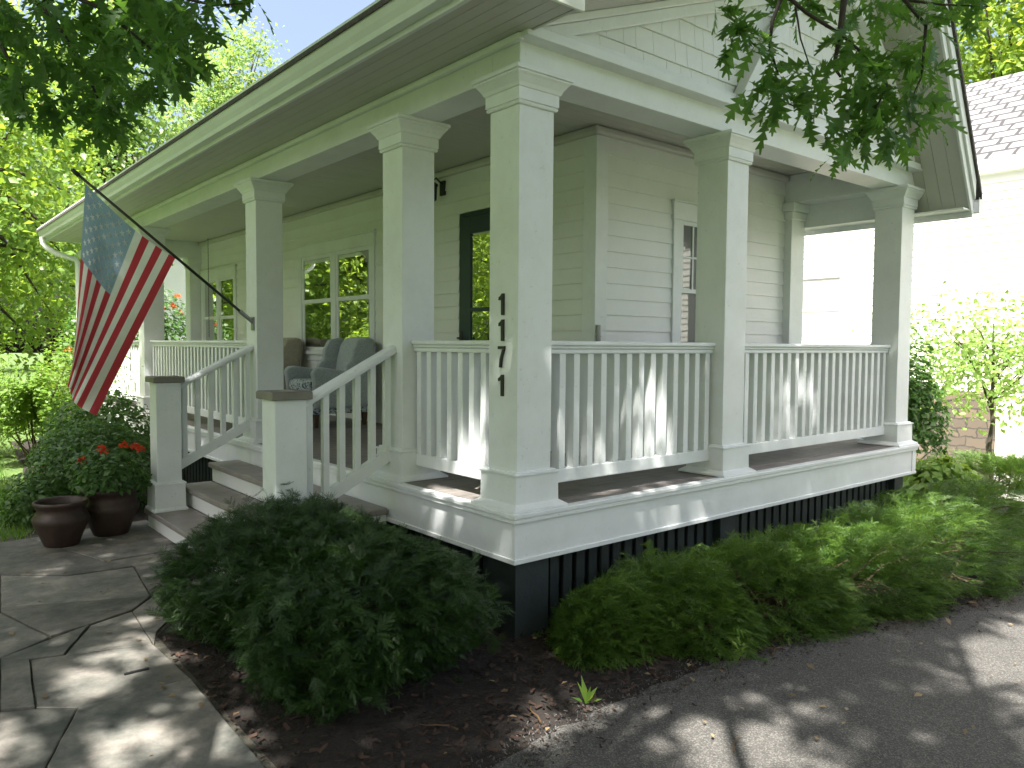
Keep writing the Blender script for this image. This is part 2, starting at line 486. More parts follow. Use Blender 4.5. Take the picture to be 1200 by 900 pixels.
def leaf_quad(w=0.32):
    V = [(0, 0, 0), (0.4, w, 0.05), (1, 0, -0.06), (0.4, -w, 0.05)]
    return V, [(0, 2, 1), (0, 3, 2)]
def sprig(n=9, ln=0.34, wd=0.05, ang=55, up=0.10):
    V, F = [], []
    V += [(0, 0.012, 0), (0, -0.012, 0), (1, 0, 0.0)]
    F.append((0, 1, 2))
    for i in range(n):
        t = 0.06 + 0.92 * i / (n - 1)
        for sgn in (1, -1):
            a = math.radians(ang * (1 - 0.35 * t)) * sgn
            L = ln * (1 - 0.35 * t)
            b = len(V)
            V += [(t - wd / 2, 0, 0), (t + wd / 2, 0, 0.0), (t + L * math.cos(a), L * math.sin(a), up * L * (0.5 + random.random()))]
            F.append((b, b + 1, b + 2))
    return V, F
OAK, LEAF, LQ = leaf_oak(), leaf_simple(), leaf_quad()
SPRIG, SPRIG2 = sprig(6, 0.36, 0.11, 52, 0.15), sprig(8, 0.30, 0.06, 50, 0.2)

def sph(n, zmin=-1.0):
    z = RNG.uniform(zmin, 1, n)
    t = RNG.uniform(0, 2 * math.pi, n)
    r = np.sqrt(1 - z * z)
    return np.stack([r * np.cos(t), r * np.sin(t), z], 1)

def pixel_ray(u, v):
    return _f + (u - 600) / FPX * CR + (450 - v) / FPX * CU

# ================================================================== GROUND
def grid_sheet(name, x0, x1, y0, y1, nx, ny, mat):
    xs = np.linspace(-1, 1, nx); ys = np.linspace(-1, 1, ny)
    xs = (np.sign(xs) * np.abs(xs) ** 2.2); ys = (np.sign(ys) * np.abs(ys) ** 2.2)
    X = (x0 + x1) / 2 + xs * (x1 - x0) / 2; Y = (y0 + y1) / 2 + ys * (y1 - y0) / 2
    mb = MB()
    vs = []
    for y in Y:
        for x in X:
            t = min(max((x - 6.3) / 5.5, 0), 1)
            vs.append((x, y, G - 1.3 * t * t * (3 - 2 * t)))
    mb.add(vs, [(j * nx + i, j * nx + i + 1, (j + 1) * nx + i + 1, (j + 1) * nx + i) for j in range(ny - 1) for i in range(nx - 1)])
    return mb.build(name, mat, kind='structure', smooth=True)
grid_sheet('ground', -220, 232, -216, 226, 90, 40, M['lawn'])

def sheet(name, pts, z, mat, sub=1, jit=0.0):
    q = []
    n = len(pts)
    for i in range(n):
        a, b = Vector(pts[i]), Vector(pts[(i + 1) % n])
        for k in range(sub):
            p = a.lerp(b, k / sub)
            q.append((p.x + random.uniform(-jit, jit), p.y + random.uniform(-jit, jit), z))
    mb = MB()
    mb.add(q, [tuple(range(len(q)))])
    return mb.build(name, mat, kind='structure')
sheet('soil_bed', [(-1.9, -1.6), (6.2, -2.4), (6.2, 1.2), (4.7, 1.2), (0.4, 11.4), (-0.9, 11.4), (-1.15, 8), (-1.45, 4.9), (-1.6, 4.2), (-1.9, 4.0)], G + 0.004, M['soil'], 6, 0.03)
sheet('driveway', [(-6, -1.55), (-2.4, -1.35), (-1.3, -1.02), (-0.85, -0.86), (-0.4, -0.79), (0.14, -0.78), (0.6, -0.80), (0.92, -0.84), (1.65, -1.00), (2.1, -1.14), (3.0, -1.28), (6.3, -1.8), (6.3, -9), (-6, -9)], G + 0.010, M['asphalt'], 8, 0.018)

# flagstone walk: separate slabs with open joints on a dark bed, one mesh
PV = dict(a=(-1.927, 3.081), b=(-1.58, 2.782), c=(-1.176, 2.743), c2=(-0.70, 2.70), e=(-2.019, 2.226), f=(-1.86, 1.616), g=(-2.103, 1.44),
          h=(-1.661, 1.68), i=(-1.417, 1.784), j=(-1.256, 1.989), j2=(-0.72, 2.33), k=(-1.46, 1.177), l=(-1.439, 0.633), m=(-1.911, 0.631),
          n=(-2.095, 0.186), o=(-2.05, 0.742), p=(-1.991, 1.337), q=(-1.849, 1.304), r=(-2.172, 0.801), b1=(-1.317, 3.002), b2=(-0.72, 3.02),
          h0=(-2.01, 2.311), L3=(-4.3, 3.2), L2=(-3.0, 2.5), L1=(-3.1, 1.5), L0=(-3.0, 0.8), K1=(-4.3, 2.4), K0=(-4.3, 1.0), T0=(-4.3, 4.15), T1=(-2.4, 4.02), T2=(-1.62, 4.08),
          T3=(-0.72, 4.2), D0=(-1.47, -0.42), D1=(-2.22, -0.35), D2=(-3.2, -0.4), D3=(-4.3, -0.3), S0=(-1.52, -1.02), S1=(-2.6, -1.3), S2=(-4.3, -1.4), rj=(-1.40, 1.35), tb=(-2.3, 3.2))
STONES = ['n D1 D0 l m', 'n m o r L0 D2 D1', 'p o m l k q', 'g p o r', 'h i k q', 'g h q p', 'e f g L1', 'h0 j i h f e', 'i j j2 rj k', 'a b c j h0', 'c c2 j2 j', 'b1 b2 c2 c', 'a tb T1 T2 b1 c b',
          'T2 T3 b2 b1', 'L3 T0 T1 tb', 'L3 tb a h0 e L2 K1', 'K1 L2 e L1 L0 K0', 'L1 g r L0', 'K0 L0 D2 D3', 'D3 D2 D1 S1 S2', 'D1 D0 S0 S1']
pm = MB(); prn = []
for si, st in enumerate(STONES):
    ks = st.split()
    pts = [Vector(PV[k]) for k in ks]
    c = sum(pts, Vector((0, 0))) / len(pts)
    ar = sum(pts[i].x * pts[(i + 1) % len(pts)].y - pts[(i + 1) % len(pts)].x * pts[i].y for i in range(len(pts)))
    if ar < 0:
        pts.reverse()
    # inset each edge by half a joint
    n = len(pts); ins = []
    gap = random.choice([0.003, 0.004, 0.006])
    for i in range(n):
        p0, p1, p2 = pts[i - 1], pts[i], pts[(i + 1) % n]
        d1 = (p1 - p0).normalized(); d2 = (p2 - p1).normalized()
        n1 = Vector((-d1.y, d1.x)); n2 = Vector((-d2.y, d2.x))
        bis = (n1 + n2)
        bis = bis / max(0.35, bis.length_squared / 2)
        ins.append(p1 + bis * gap)
    # roughen edges
    out = []
    for i in range(n):
        a, b = ins[i], ins[(i + 1) % n]
        kk = max(2, int((b - a).length / 0.09))
        for t in range(kk):
            p = a.lerp(b, t / kk)
            j = 0.0025 if t else 0
            out.append((p.x + random.uniform(-j, j), p.y + random.uniform(-j, j)))
    dz = random.uniform(-0.005, 0.005)
    m_ = len(out)
    cc = (sum(p[0] for p in out) / m_, sum(p[1] for p in out) / m_)
    inn = [(p[0] + (cc[0] - p[0]) * 0.012, p[1] + (cc[1] - p[1]) * 0.012) for p in out]
    b0 = len(pm.v)
    pm.add([(x, y, G + 0.006) for x, y in out] + [(x, y, G + 0.017 + dz) for x, y in out] + [(x, y, G + 0.020 + dz) for x, y in inn],
           [(i, (i + 1) % m_, (i + 1) % m_ + m_, i + m_) for i in range(m_)] + [(i + m_, (i + 1) % m_ + m_, (i + 1) % m_ + 2 * m_, i + 2 * m_) for i in range(m_)] + [tuple(range(2 * m_, 3 * m_))])
    prn += [random.random()] * (len(pm.v) - b0)
pm.add([(-4.4, -1.5, G + 0.007), (-1.44, -1.0, G + 0.007), (-1.41, 1.3, G + 0.007), (-0.75, 2.3, G + 0.007), (-0.72, 4.25, G + 0.007), (-4.4, 4.2, G + 0.007)], [(0, 1, 2, 3, 4, 5)], 1)
prn += [0.5] * 6
path = pm.build('flagstone_path', [M['flagstone'], M['joint']], kind='structure')
a_ = path.data.attributes.new('rnd', 'FLOAT', 'POINT'); a_.data.foreach_set('value', np.array(prn, np.float32))
# a small pale bruise with an iron lifting slot in one slab
sb = MB(); p0 = Vector((-1.62, 0.86))
sb.box(p0.x - 0.055, p0.x + 0.055, p0.y - 0.008, p0.y + 0.008, G + 0.016, G + 0.026)
tag(sb.build('slab_slot', M['black'], bevel=0.003), 'small dark iron slot set in a grey flagstone of the walk', 'metal slot')

# ================================================================== HOUSE
DW = 4.876          # porch width along x
FE = 10.95          # far end along y
d0, cw = 0.0846, 0.2453
hw = cw / 2
CC = d0 + hw
house = thing('house', (0, 0, G), 'white clapboard house with a columned wraparound porch and the number 1171', 'house')

# ---- porch floor, nosing, fascia
mb = MB()
nb = int((FE - 0.06) / 0.083)
for k in range(nb):                      # boards run along x
    y = 0.03 + k * 0.083
    mb.box(0.03, 1.86, y, y + 0.080, -0.03, -0.004 + random.uniform(-0.0008, 0.0008))
for k in range(14):
    y = 0.03 + k * 0.083
    mb.box(1.8605, DW - 0.03, y, y + 0.080, -0.03, -0.004 + random.uniform(-0.0008, 0.0008))
mb.build('porch_floor', M['deck'], house)
def nosing(o0, o1, z0, z1):
    m2 = MB()
    a, b = o0, o1
    m2.box(a, DW - a, a, b, z0, z1); m2.box(a, b, b, FE - a, z0, z1); m2.box(DW - b, DW - a, b, 1.2, z0, z1); m2.box(b, 1.86, FE - b, FE - a, z0, z1)
    return m2
m2 = nosing(0.0, 0.06, -0.028, 0.0)
m2b = nosing(0.008, 0.058, -0.055, -0.0282)
m2.v += []
b_ = len(m2.v); m2.v += m2b.v; m2.f += [tuple(i + b_ for i in f) for f in m2b.f]; m2.m += m2b.m
m2.build('porch_nosing', M['white'], house, bevel=0.006)
m3 = nosing(0.026, 0.056, -0.27, -0.0552)
m4 = nosing(0.016, 0.054, -0.272, -0.246)
b_ = len(m3.v); m3.v += m4.v; m3.f += [tuple(i + b_ for i in f) for f in m4.f]; m3.m += m4.m
for x in (DW - 0.10,):
    m3.box(x, x + 0.074, 0.018, 0.05, -0.245, -0.056)
m3.build('porch_fascia', M['white'], house, bevel=0.003)
# ---- skirt of vertical slats with posts
sk = MB()
x = 0.30
while x < DW - 0.25:
    sk.box(x, x + 0.07, 0.16, 0.18, G, -0.27); x += 0.105
y = 0.30
while y < FE - 0.2:
    sk.box(0.16, 0.18, y, y + 0.07, G, -0.27); y += 0.105
for (a, b) in ((0.07, 0.07), (1.95, 0.10), (DW - 0.26, 0.10)):
    sk.box(a, a + (0.24 if a < 0.09 else 0.17), b, b + (0.24 if a < 0.09 else 0.10), G, -0.272)
for yy in (1.3, 3.8, 7.4, FE - 0.3):
    sk.box(0.10, 0.2, yy, yy + 0.17, G, -0.272)
sk.box(0.2, DW - 0.2, 0.19, 0.23, -0.33, -0.273)
sk.box(0.24, DW - 0.2, 0.6, 0.62, G, -0.1); sk.box(0.6, 0.62, 0.64, FE - 0.1, G, -0.1)  # dark backing sheets behind the slats stand in for the shaded void
sk.box(DW - 0.16, DW - 0.14, 0.21, 1.2, G, -0.27)
sk.build('porch_skirt', M['skirt'], house, bevel=0.003)

# ---- columns
def column(x, y, top=2.325):
    m = MB(); m.sqloft(x, y, [(hw, 0.20), (hw, 2.15)])
    c = m.build('column', M['white'], house, bevel=0.003)
    m = MB()
    m.sqloft(x, y, [(hw + 0.072, 0.0), (hw + 0.070, 0.012), (hw + 0.045, 0.028), (hw + 0.032, 0.036), (hw + 0.030, 0.185), (hw + 0.038, 0.187), (hw + 0.038, 0.198), (hw + 0.022, 0.200), (hw + 0.018, 0.208), (hw + 0.002, 0.209)])
    m.build('column_base', M['white'], c, bevel=0.002)
    m = MB()
    m.sqloft(x, y, [(hw + 0.002, 2.145), (hw + 0.012, 2.146), (hw + 0.018, 2.158), (hw + 0.012, 2.166), (hw + 0.020, 2.167), (hw + 0.020, 2.230), (hw + 0.026, 2.232), (hw + 0.034, 2.250), (hw + 0.055, 2.280), (hw + 0.066, 2.292), (hw + 0.066, 2.300), (hw + 0.076, 2.302), (hw + 0.076, 2.3235)])
    m.build('capital', M['white'], c, bevel=0.002)
    return c
YC = [CC, d0 + 1.1551 + hw, d0 + 3.5942 + hw, 7.365 + hw, FE - 0.08 - hw]
XC = [CC, d0 + 1.8426 + hw, d0 + 4.4763 + hw]
c0 = column(XC[0], YC[0])
cols_f = [c0] + [column(CC, y) for y in YC[1:]]
cols_g = [c0] + [column(x, CC) for x in XC[1:]]
# far and right wall pilasters
def pilaster(x0, x1, y0, y1, par):
    m = MB(); m.box(x0, x1, y0, y1, 0, 2.325)
    p = m.build('pilaster', M['white'], par, bevel=0.003)
    m = MB(); m.box(x0 - 0.02, x1 + 0.02, y0 - 0.02, y1, 2.165, 2.24); m.box(x0 - 0.05, x1 + 0.05, y0 - 0.05, y1, 2.24, 2.325)
    m.build('capital', M['white'], p, bevel=0.008)
pilaster(4.56, 4.806, 1.16, 1.30, house)
pilaster(1.66, 1.90, FE - 0.30, FE - 0.06, house)

# ---- house number on the corner column
def digit(ch, zc):
    m = MB(); H, yc, x = 0.116, 0.214, d0 - 0.008
    def st(poly):
        m.prism([(yc - u, zc + w) for u, w in poly], 'x', x - 0.004, x + 0.008)
    if ch == '1':
        st([(0.000, -H / 2), (0.020, -H / 2), (0.020, H / 2), (0.004, H / 2), (-0.006, H / 2 - 0.012), (-0.022, H / 2 - 0.020), (-0.022, H / 2 - 0.036), (0.000, H / 2 - 0.031)])
    else:
        st([(-0.026, H / 2), (-0.026, H / 2 - 0.016), (0.030, H / 2 - 0.016), (0.030, H / 2)])
        st([(0.012, H / 2 - 0.0165), (0.030, H / 2 - 0.0165), (0.008, -0.01), (0.002, -H / 2), (-0.015, -H / 2), (-0.010, -0.012)])
    m.build('number_digit', M['black'], c0, bevel=0.001)
for ch, z in zip('1171', (1.106, 0.966, 0.822, 0.667)):
    digit(ch, z)

# ---- beams, ceiling, soffits
bm_ = MB()
bz0, bz1 = 2.325, 2.60
bm_.box(0.09, 4.80, 0.09, 0.325, bz0, bz1)
bm_.box(0.09, 0.325, 0.3252, FE - 0.085, bz0, bz1)
bm_.box(4.565, 4.80, 0.3252, 1.25, bz0, bz1)
bm_.box(0.3252, 1.86, FE - 0.32, FE - 0.085, bz0, bz1)
bm_.build('porch_beam', M['white'], house, bevel=0.004)
ce = MB()
k = 0
y = 0.326
while y < FE - 0.33:
    ce.box(0.326, 1.9 if y > 1.27 else 4.56, y, min(y + 0.081, FE - 0.33), 2.598 + random.uniform(0, .001), 2.63); y += 0.083
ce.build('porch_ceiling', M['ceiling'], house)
tr = MB()                                 # crown trim where walls meet the ceiling
tr.box(1.80, 1.862, 1.2, FE - 0.33, 2.53, 2.5975); tr.box(1.80, 4.56, 1.19, 1.252, 2.53, 2.5975)
tr.build('ceiling_trim', M['ceiling'], house, bevel=0.02)
RK = -0.34                                # rake face
RE = FE + 0.25                            # far rake face
so_ = MB()
x = -0.36
while x < 0.075:
    so_.box(x, min(x + 0.072, 0.092), RK + 0.012, RE - 0.01, 2.50 + random.uniform(0, .0015), 2.53); x += 0.0745
so_.box(0.0935, 0.11, RK + 0.012, 0.084, 2.5, 2.64)
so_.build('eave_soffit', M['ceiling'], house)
sm = MB(); sm.box(0.05, 0.0895, 0.05, FE - 0.05, 2.46, 2.4995); sm.build('soffit_trim', M['white'], house, bevel=0.012)
ef = MB(); ef.box(-0.385, -0.36, RK + 0.012, RE - 0.01, 2.485, 2.68); ef.build('eave_board', M['white'], house, bevel=0.003)
# cornice return closing the eave at both gable ends
for ya, yb in ((RK - 0.006, RK + 0.011), (RE - 0.009, RE + 0.006)):
    cr_ = MB(); cr_.prism([(-0.385, 2.488), (0.13, 2.488), (0.13, 2.82), (-0.385, 2.66)], 'y', ya, yb)
    cr_.build('cornice_return', M['bright'], house, bevel=0.002)
# gutter (K profile) and downspout
gu = MB()
gp = [(-0.387, 2.515), (-0.445, 2.515), (-0.452, 2.545), (-0.472, 2.575), (-0.485, 2.605), (-0.490, 2.640), (-0.490, 2.668), (-0.480, 2.668), (-0.480, 2.642), (-0.474, 2.61), (-0.462, 2.58), (-0.442, 2.552), (-0.437, 2.523), (-0.387, 2.523)]
gu.prism(gp, 'y', RK - 0.02, RE + 0.02)
gut = gu.build('gutter', M['gutter'], house, bevel=0.002)
ds = MB()
ds.tube([(-0.43, RE - 0.1, 2.53), (-0.43, RE - 0.1, 2.44), (-0.38, RE - 0.12, 2.36), (-0.28, RE - 0.15, 2.29), (0.0, RE - 0.25, 2.20), (0.02, RE - 0.28, 2.12), (0.02, RE - 0.28, -0.6)], 0.042, 10)
ds.build('downspout', M['gutter'], gut, smooth=True)

# ---- gable and roof
def UL(x): return 2.785 + 0.373 * (x - 0.672)
def UR(x): return 2.56 + 1.80 * (4.69 - x)
RX = 3.33; RZ = UR(RX); SX = 2.477; SZ = UL(SX)
def clip(poly, a, b, c):
    """keep a*x+b*z<=c"""
    out = []
    for i in range(len(poly)):
        p, q = poly[i], poly[(i + 1) % len(poly)]
        fp, fq = a * p[0] + b * p[1] - c, a * q[0] + b * q[1] - c
        if fp <= 0: out.append(p)
        if fp * fq < 0:
            t = fp / (fp - fq); out.append((p[0] + t * (q[0] - p[0]), p[1] + t * (q[1] - p[1])))
    return out
gw = MB()
gw.prism([(0.12, 2.601), (4.66, 2.601), (RX, RZ), (SX, SZ), (0.18, 2.601)], 'y', 0.14, 0.20)
exp_ = 0.1425; z = 2.532; row = 0
while z < RZ:
    x = 0.1 - random.uniform(0, 0.15)
    while x < 4.8:
        w = random.uniform(0.09, 0.22)
        zb = z + random.uniform(-0.003, 0.001)
        zt = z + exp_ + 0.02
        q = [(x, zb), (x + w - 0.003, zb), (x + w - 0.003, zt), (x, zt)]
        # under the roof line: convex pieces left / right of the slope break
        if x + w / 2 < SX:
            q = clip(q, -0.373, 1.0, 2.785 - 0.373 * 0.672)
        else:
            q = clip(q, -1.8, 1.0, RZ - 1.8 * RX)
            q = clip(q, 1.8, 1.0, 2.56 + 1.8 * 4.69)
        if len(q) > 2:
            zlo, zhi = min(p[1] for p in q), z + exp_ + 0.02
            n = len(q)
            yy = lambda p, t: 0.138 - t * (0.016 if abs(p[1] - zb) < 0.03 else 0.004) - 0.0
            fr = [(p[0], 0.122 + 0.016 * min(1, max(0, (p[1] - zb) / (exp_ + 0.02))) + (0.0006 if row % 2 else 0), p[1]) for p in q]
            bk = [(p[0], 0.1395, p[1]) for p in q]
            gw.add(fr + bk, [tuple(range(n)), tuple(range(2 * n - 1, n - 1, -1))] + [(i, (i + 1) % n, (i + 1) % n + n, i + n) for i in range(n)])
        x += w
    z += exp_; row += 1
gw.build('gable_wall', M['siding'], house)
si_ = MB()                                 # sill board that overhangs the beam
si_.box(0.06, 4.82, -0.005, 0.125, 2.470, 2.488); si_.box(0.07, 4.81, 0.004, 0.12, 2.4885, 2.531)
si_.build('gable_sill', M['white'], house, bevel=0.004)
# arched trim boards standing proud of the shingles
at_ = MB()
def arch(off, th, y0, y1):
    cl = [(2.03, 2.532), (2.14, 2.70), (2.30, 2.93), (2.52, 3.20), (2.80, 3.46), (3.08, 3.62), (3.33, 3.67)]
    cl = cl + [(2 * 3.33 - x, z) for x, z in cl[-2::-1]]
    L = []
    for i, p in enumerate(cl):
        a = Vector(cl[max(i - 1, 0)]); b = Vector(cl[min(i + 1, len(cl) - 1)])
        d = (b - a).normalized(); nn = Vector((-d.y, d.x))
        L.append((Vector(p) + nn * (off + th / 2), Vector(p) + nn * (off - th / 2)))
    n = len(L)
    vs = []
    for o_, i_ in L:
        vs += [(o_.x, y0, o_.y), (i_.x, y0, i_.y), (i_.x, y1, i_.y), (o_.x, y1, o_.y)]
    fs = [(0, 1, 2, 3), tuple(4 * (n - 1) + k for k in (3, 2, 1, 0))]
    for k in range(n - 1):
        for j in range(4):
            fs.append((4 * k + j, 4 * (k + 1) + j, 4 * (k + 1) + (j + 1) % 4, 4 * k + (j + 1) % 4))
    at_.add(vs, fs)
arch(0.0, 0.10, 0.035, 0.12)
at_.build('gable_trim', M['white'], house, bevel=0.003)
# frieze moulding under the low rake, then rake soffits and boards
fz = MB()
def strip(p, q, dz0, dz1, y0, y1, mb):
    mb.add([(p[0], y0, p[1] + dz0), (q[0], y0, q[1] + dz0), (q[0], y1, q[1] + dz0), (p[0], y1, p[1] + dz0),
            (p[0], y0, p[1] + dz1), (q[0], y0, q[1] + dz1), (q[0], y1, q[1] + dz1), (p[0], y1, p[1] + dz1)],
           [(0, 3, 2, 1), (4, 5, 6, 7), (0, 1, 5, 4), (1, 2, 6, 5), (2, 3, 7, 6), (3, 0, 4, 7)])
A, B, Cc, E_ = (0.111, UL(0.111)), (SX, SZ), (RX, RZ), (4.95, UR(4.95))
strip((0.19, UL(0.19)), B, -0.118, -0.046, 0.088, 0.1205, fz); strip((0.12, UL(0.12)), B, -0.045, 0.0, 0.070, 0.1205, fz)
fz.build('rake_frieze', M['white'], house, bevel=0.006)
rs = MB()
kk = 5
for k in range(kk):
    ya = RK + 0.012 + k * (0.215 - RK) / kk
    yb = ya + (0.215 - RK) / kk - 0.003
    strip(A, B, 0.001 * (k % 2), 0.03, ya, yb, rs)
    strip(Cc, E_, 0.002 * (k % 2), 0.06, ya, yb, rs)
    strip(B, Cc, 0.002 * (k % 2), 0.06, ya, yb, rs)
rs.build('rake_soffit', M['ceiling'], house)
rb = MB()
strip((0.131, UL(0.131)), B, -0.01, 0.26, RK - 0.006, RK + 0.0118, rb)
strip(B, Cc, -0.04, 0.24, RK - 0.008, RK + 0.0118, rb)
strip(Cc, E_, -0.04, 0.24, RK - 0.008, RK + 0.0118, rb)
strip((RX, RZ), E_, 0.10, 0.27, RK - 0.030, RK - 0.0085, rb)
rb.build('rake_board', M['white'], house, bevel=0.003)
rf = MB()
def slab(p, q, t0, t1, y0, y1):
    strip(p, q, t0, t1, y0, y1, rf)
slab((-0.50, UL(-0.50) + 0.265), (2.52, UL(2.52) + 0.265), 0.0, 0.03, RK - 0.03, RE + 0.03)
slab((2.40, -1 + 1.8 * 2.40), (RX, RZ), 0.275, 0.33, RK - 0.05, RE + 0.03)
slab((RX, RZ), (5.04, UR(5.04)), 0.275, 0.33, RK - 0.05, RE + 0.03)
slab((0.2, UL(0.2)), (2.4, UL(2.4)), 0.10, 0.25, 0.22, RE - 0.05)
rf.build('roof', M['shingle'], house)
# inner roof body so the attic is closed
rc = MB()
rc.prism([(0.5, 2.64), (4.75, 2.64), (RX, RZ + 0.1), (SX, SZ + 0.1)], 'y', 0.21, RE - 0.04)
rc.build('attic_wall', M['siding'], house)
# right eave
re_ = MB()
re_.box(4.80, 5.0, RK + 0.012, RE, 2.10, 2.115)
re_.box(5.0, 5.02, RK + 0.012, RE, 2.05, 2.21)
re_.box(4.8005, 4.815, 0.40, RE, 2.1155, 2.42)
re_.build('eave_soffit', M['white'], house, bevel=0.002)
rg = MB()
rg.prism([(5.021, 2.085), (5.08, 2.085), (5.10, 2.13), (5.12, 2.19), (5.12, 2.225), (5.11, 2.225), (5.11, 2.20), (5.09, 2.14), (5.07, 2.095), (5.021, 2.095)], 'y', RK - 0.03, RE)
rg.box(5.021, 5.118, RK - 0.034, RK - 0.0305, 2.086, 2.222)
rg.build('gutter', M['gutter'], house, bevel=0.002)

# ---- clapboard walls
WX, WY, CB = 1.86, 1.25, 0.1265
openF = [(2.08, 3.07, 0.0, 2.16), (4.68, 6.70, 0.74, 2.15), (8.98, 10.62, 0.62, 2.08)]      # y0,y1,z0,z1 on the front wall
openS = [(2.79, 3.50, 0.40, 2.13)]                                                     # x0,x1 on the side wall
def segs(lo, hi, zc, ops):
    s_ = [(lo, hi)]
    for a, b, z0, z1 in ops:
        if z0 - 0.02 < zc < z1 + 0.02:
            n_ = []
            for p, q in s_:
                if a > p: n_.append((p, min(q, a)))
                if b < q: n_.append((max(p, b), q))
            s_ = [t for t in n_ if t[1] - t[0] > 0.01]
    return s_
def cut(sg):
    out = []
    for p, q in sg:
        a = p
        while q - a > 2.2:
            b = a + random.uniform(0.9, 2.4)
            if q - b < 0.25: break
            out.append((a, b - 0.0015)); a = b + 0.0015
        out.append((a, q))
    return out
wf, ws = MB(), MB()
zb = 1.008 - 14 * CB
while zb < 2.60:
    zt = zb + CB + 0.02
    for p, q in cut(segs(1.37, FE - 0.28, zb + CB / 2, openF)):
        wf.prism([(WX + 0.004, zb), (WX - 0.017, zb), (WX - 0.003, zt), (WX + 0.004, zt)], 'y', p, q)
    for p, q in cut(segs(1.975, 4.56, zb + CB / 2, openS)):
        ws.prism([(WY + 0.004, zb), (WY - 0.017, zb), (WY - 0.003, zt), (WY + 0.004, zt)], 'x', p, q)
    zb += CB
wf.box(WX + 0.004, WX + 0.12, WY + 0.12, FE, G, 2.64)
ws.box(WX + 0.005, 4.80, WY + 0.0041, WY + 0.11, G, 2.64)
wf.box(4.68, 4.80, WY + 0.12, FE, G, 2.64); wf.box(WX + 0.13, 4.67, FE - 0.12, FE, G, 2.64)
wf.build('front_wall', M['siding'], house); ws.build('side_wall', M['siding'], house)
cbm = MB()
cbm.box(WX - 0.024, WX + 0.11, WY - 0.024, WY - 0.002, -0.02, 2.53); cbm.box(WX - 0.022, WX - 0.002, WY - 0.0015, WY + 0.118, -0.02, 2.53)
cbm.build('corner_board', M['white'], house, bevel=0.003)
# grey meter pipe on the corner
gpm = MB(); gpm.tube([(WX + 0.0, WY - 0.045, 0.86), (WX + 0.0, WY - 0.045, 1.05)], 0.019, 12); gpm.tube([(WX, WY - 0.045, 0.955), (WX, WY - 0.045, 0.965)], 0.022, 12)
gpm.build('pipe', M['grey_metal'], house, smooth=False)

# ---- windows and door (front wall: plane x = WX, along y)
def window_f(y0, y1, z0, z1, n, meet, glass=M['glass']):
    m = MB(); c = 0.10
    xo = WX - 0.030
    m.box(xo, WX + 0.01, y0, y0 + c, z0, z1 - 0.14); m.box(xo, WX + 0.01, y1 - c, y1, z0, z1 - 0.14)
    m.box(xo - 0.006, WX + 0.01, y0 - 0.015, y1 + 0.015, z1 - 0.1395, z1); m.box(xo - 0.02, WX + 0.01, y0 - 0.03, y1 + 0.03, z1 + 0.0005, z1 + 0.025)
    m.box(xo - 0.035, WX + 0.01, y0 - 0.04, y1 + 0.04, z0 - 0.05, z0 - 0.0005); m.box(xo, WX + 0.01, y0, y1, z0 - 0.13, z0 - 0.0505)
    wv = (y1 - y0 - 2 * c - (n - 1) * 0.11) / n
    fr = None
    w = m.build('window', M['white'], house, bevel=0.003)
    sa = MB(); gl = MB()
    for k in range(n):
        a = y0 + c + k * (wv + 0.11); b = a + wv
        if k: sa.box(xo + 0.004, WX + 0.01, a - 0.1095, a - 0.0005, z0, z1 - 0.14)
        ztop = z1 - 0.14
        for (lo, hi, xx) in ((z0, meet + 0.02, WX - 0.010), (meet - 0.02, ztop, WX - 0.018)):
            r = 0.045
            sa.box(xx, xx + 0.022, a, a + r, lo, hi); sa.box(xx, xx + 0.022, b - r, b, lo, hi)
            sa.box(xx, xx + 0.022, a + r, b - r, lo, lo + r); sa.box(xx, xx + 0.022, a + r, b - r, hi - r, hi)
            gl.box(xx + 0.010, xx + 0.0135, a + r, b - r, lo + r, hi - r)
    sa.build('sash', M['white'], w, bevel=0.002)
    gl.build('pane', glass, w)
window_f(4.68, 6.70, 0.80, 2.15, 2, 1.43)
window_f(8.98, 10.62, 0.70, 2.08, 2, 1.30)
# side window, six small panes over one
x0, x1, z0, z1 = 2.79, 3.50, 0.45, 2.13
m = MB()
yo = WY - 0.032
m.box(x0, x0 + 0.11, yo, WY + 0.01, z0, z1 - 0.15); m.box(x1 - 0.11, x1, yo, WY + 0.01, z0, z1 - 0.15); m.box(x0 - 0.012, x1 + 0.012, yo - 0.005, WY + 0.01, z1 - 0.1495, z1)
m.box(x0 - 0.02, x1 + 0.02, yo - 0.02, WY + 0.01, z1 + 0.0005, z1 + 0.02); m.box(x0 - 0.03, x1 + 0.03, yo - 0.03, WY + 0.01, z0 - 0.05, z0 - 0.0005)
sw = m.build('window', M['white'], house, bevel=0.003)
sa, gl = MB(), MB()
a, b = x0 + 0.11, x1 - 0.11; r = 0.035; mt = 1.375
for (lo, hi, yy) in ((z0, mt + 0.02, WY - 0.010), (mt - 0.02, z1 - 0.15, WY - 0.020)):
    sa.box(a, a + r, yy, yy + 0.022, lo, hi); sa.box(b - r, b, yy, yy + 0.022, lo, hi); sa.box(a + r, b - r, yy, yy + 0.022, lo, lo + r); sa.box(a + r, b - r, yy, yy + 0.022, hi - r, hi)
    gl.box(a + r, b - r, yy + 0.012, yy + 0.015, lo + r, hi - r)
up0, up1 = mt + 0.015, z1 - 0.15 - r
for k in (1, 2):
    xx = a + r + (b - a - 2 * r) * k / 3; sa.box(xx - 0.009, xx + 0.009, WY - 0.0195, WY - 0.0005, up0, up1)
sa.box(a + r, b - r, WY - 0.0192, WY - 0.0008, (up0 + up1) / 2 - 0.009, (up0 + up1) / 2 + 0.009)
sa.build('sash', M['white'], sw, bevel=0.002); gl.build('pane', M['curtain_glass'], sw)
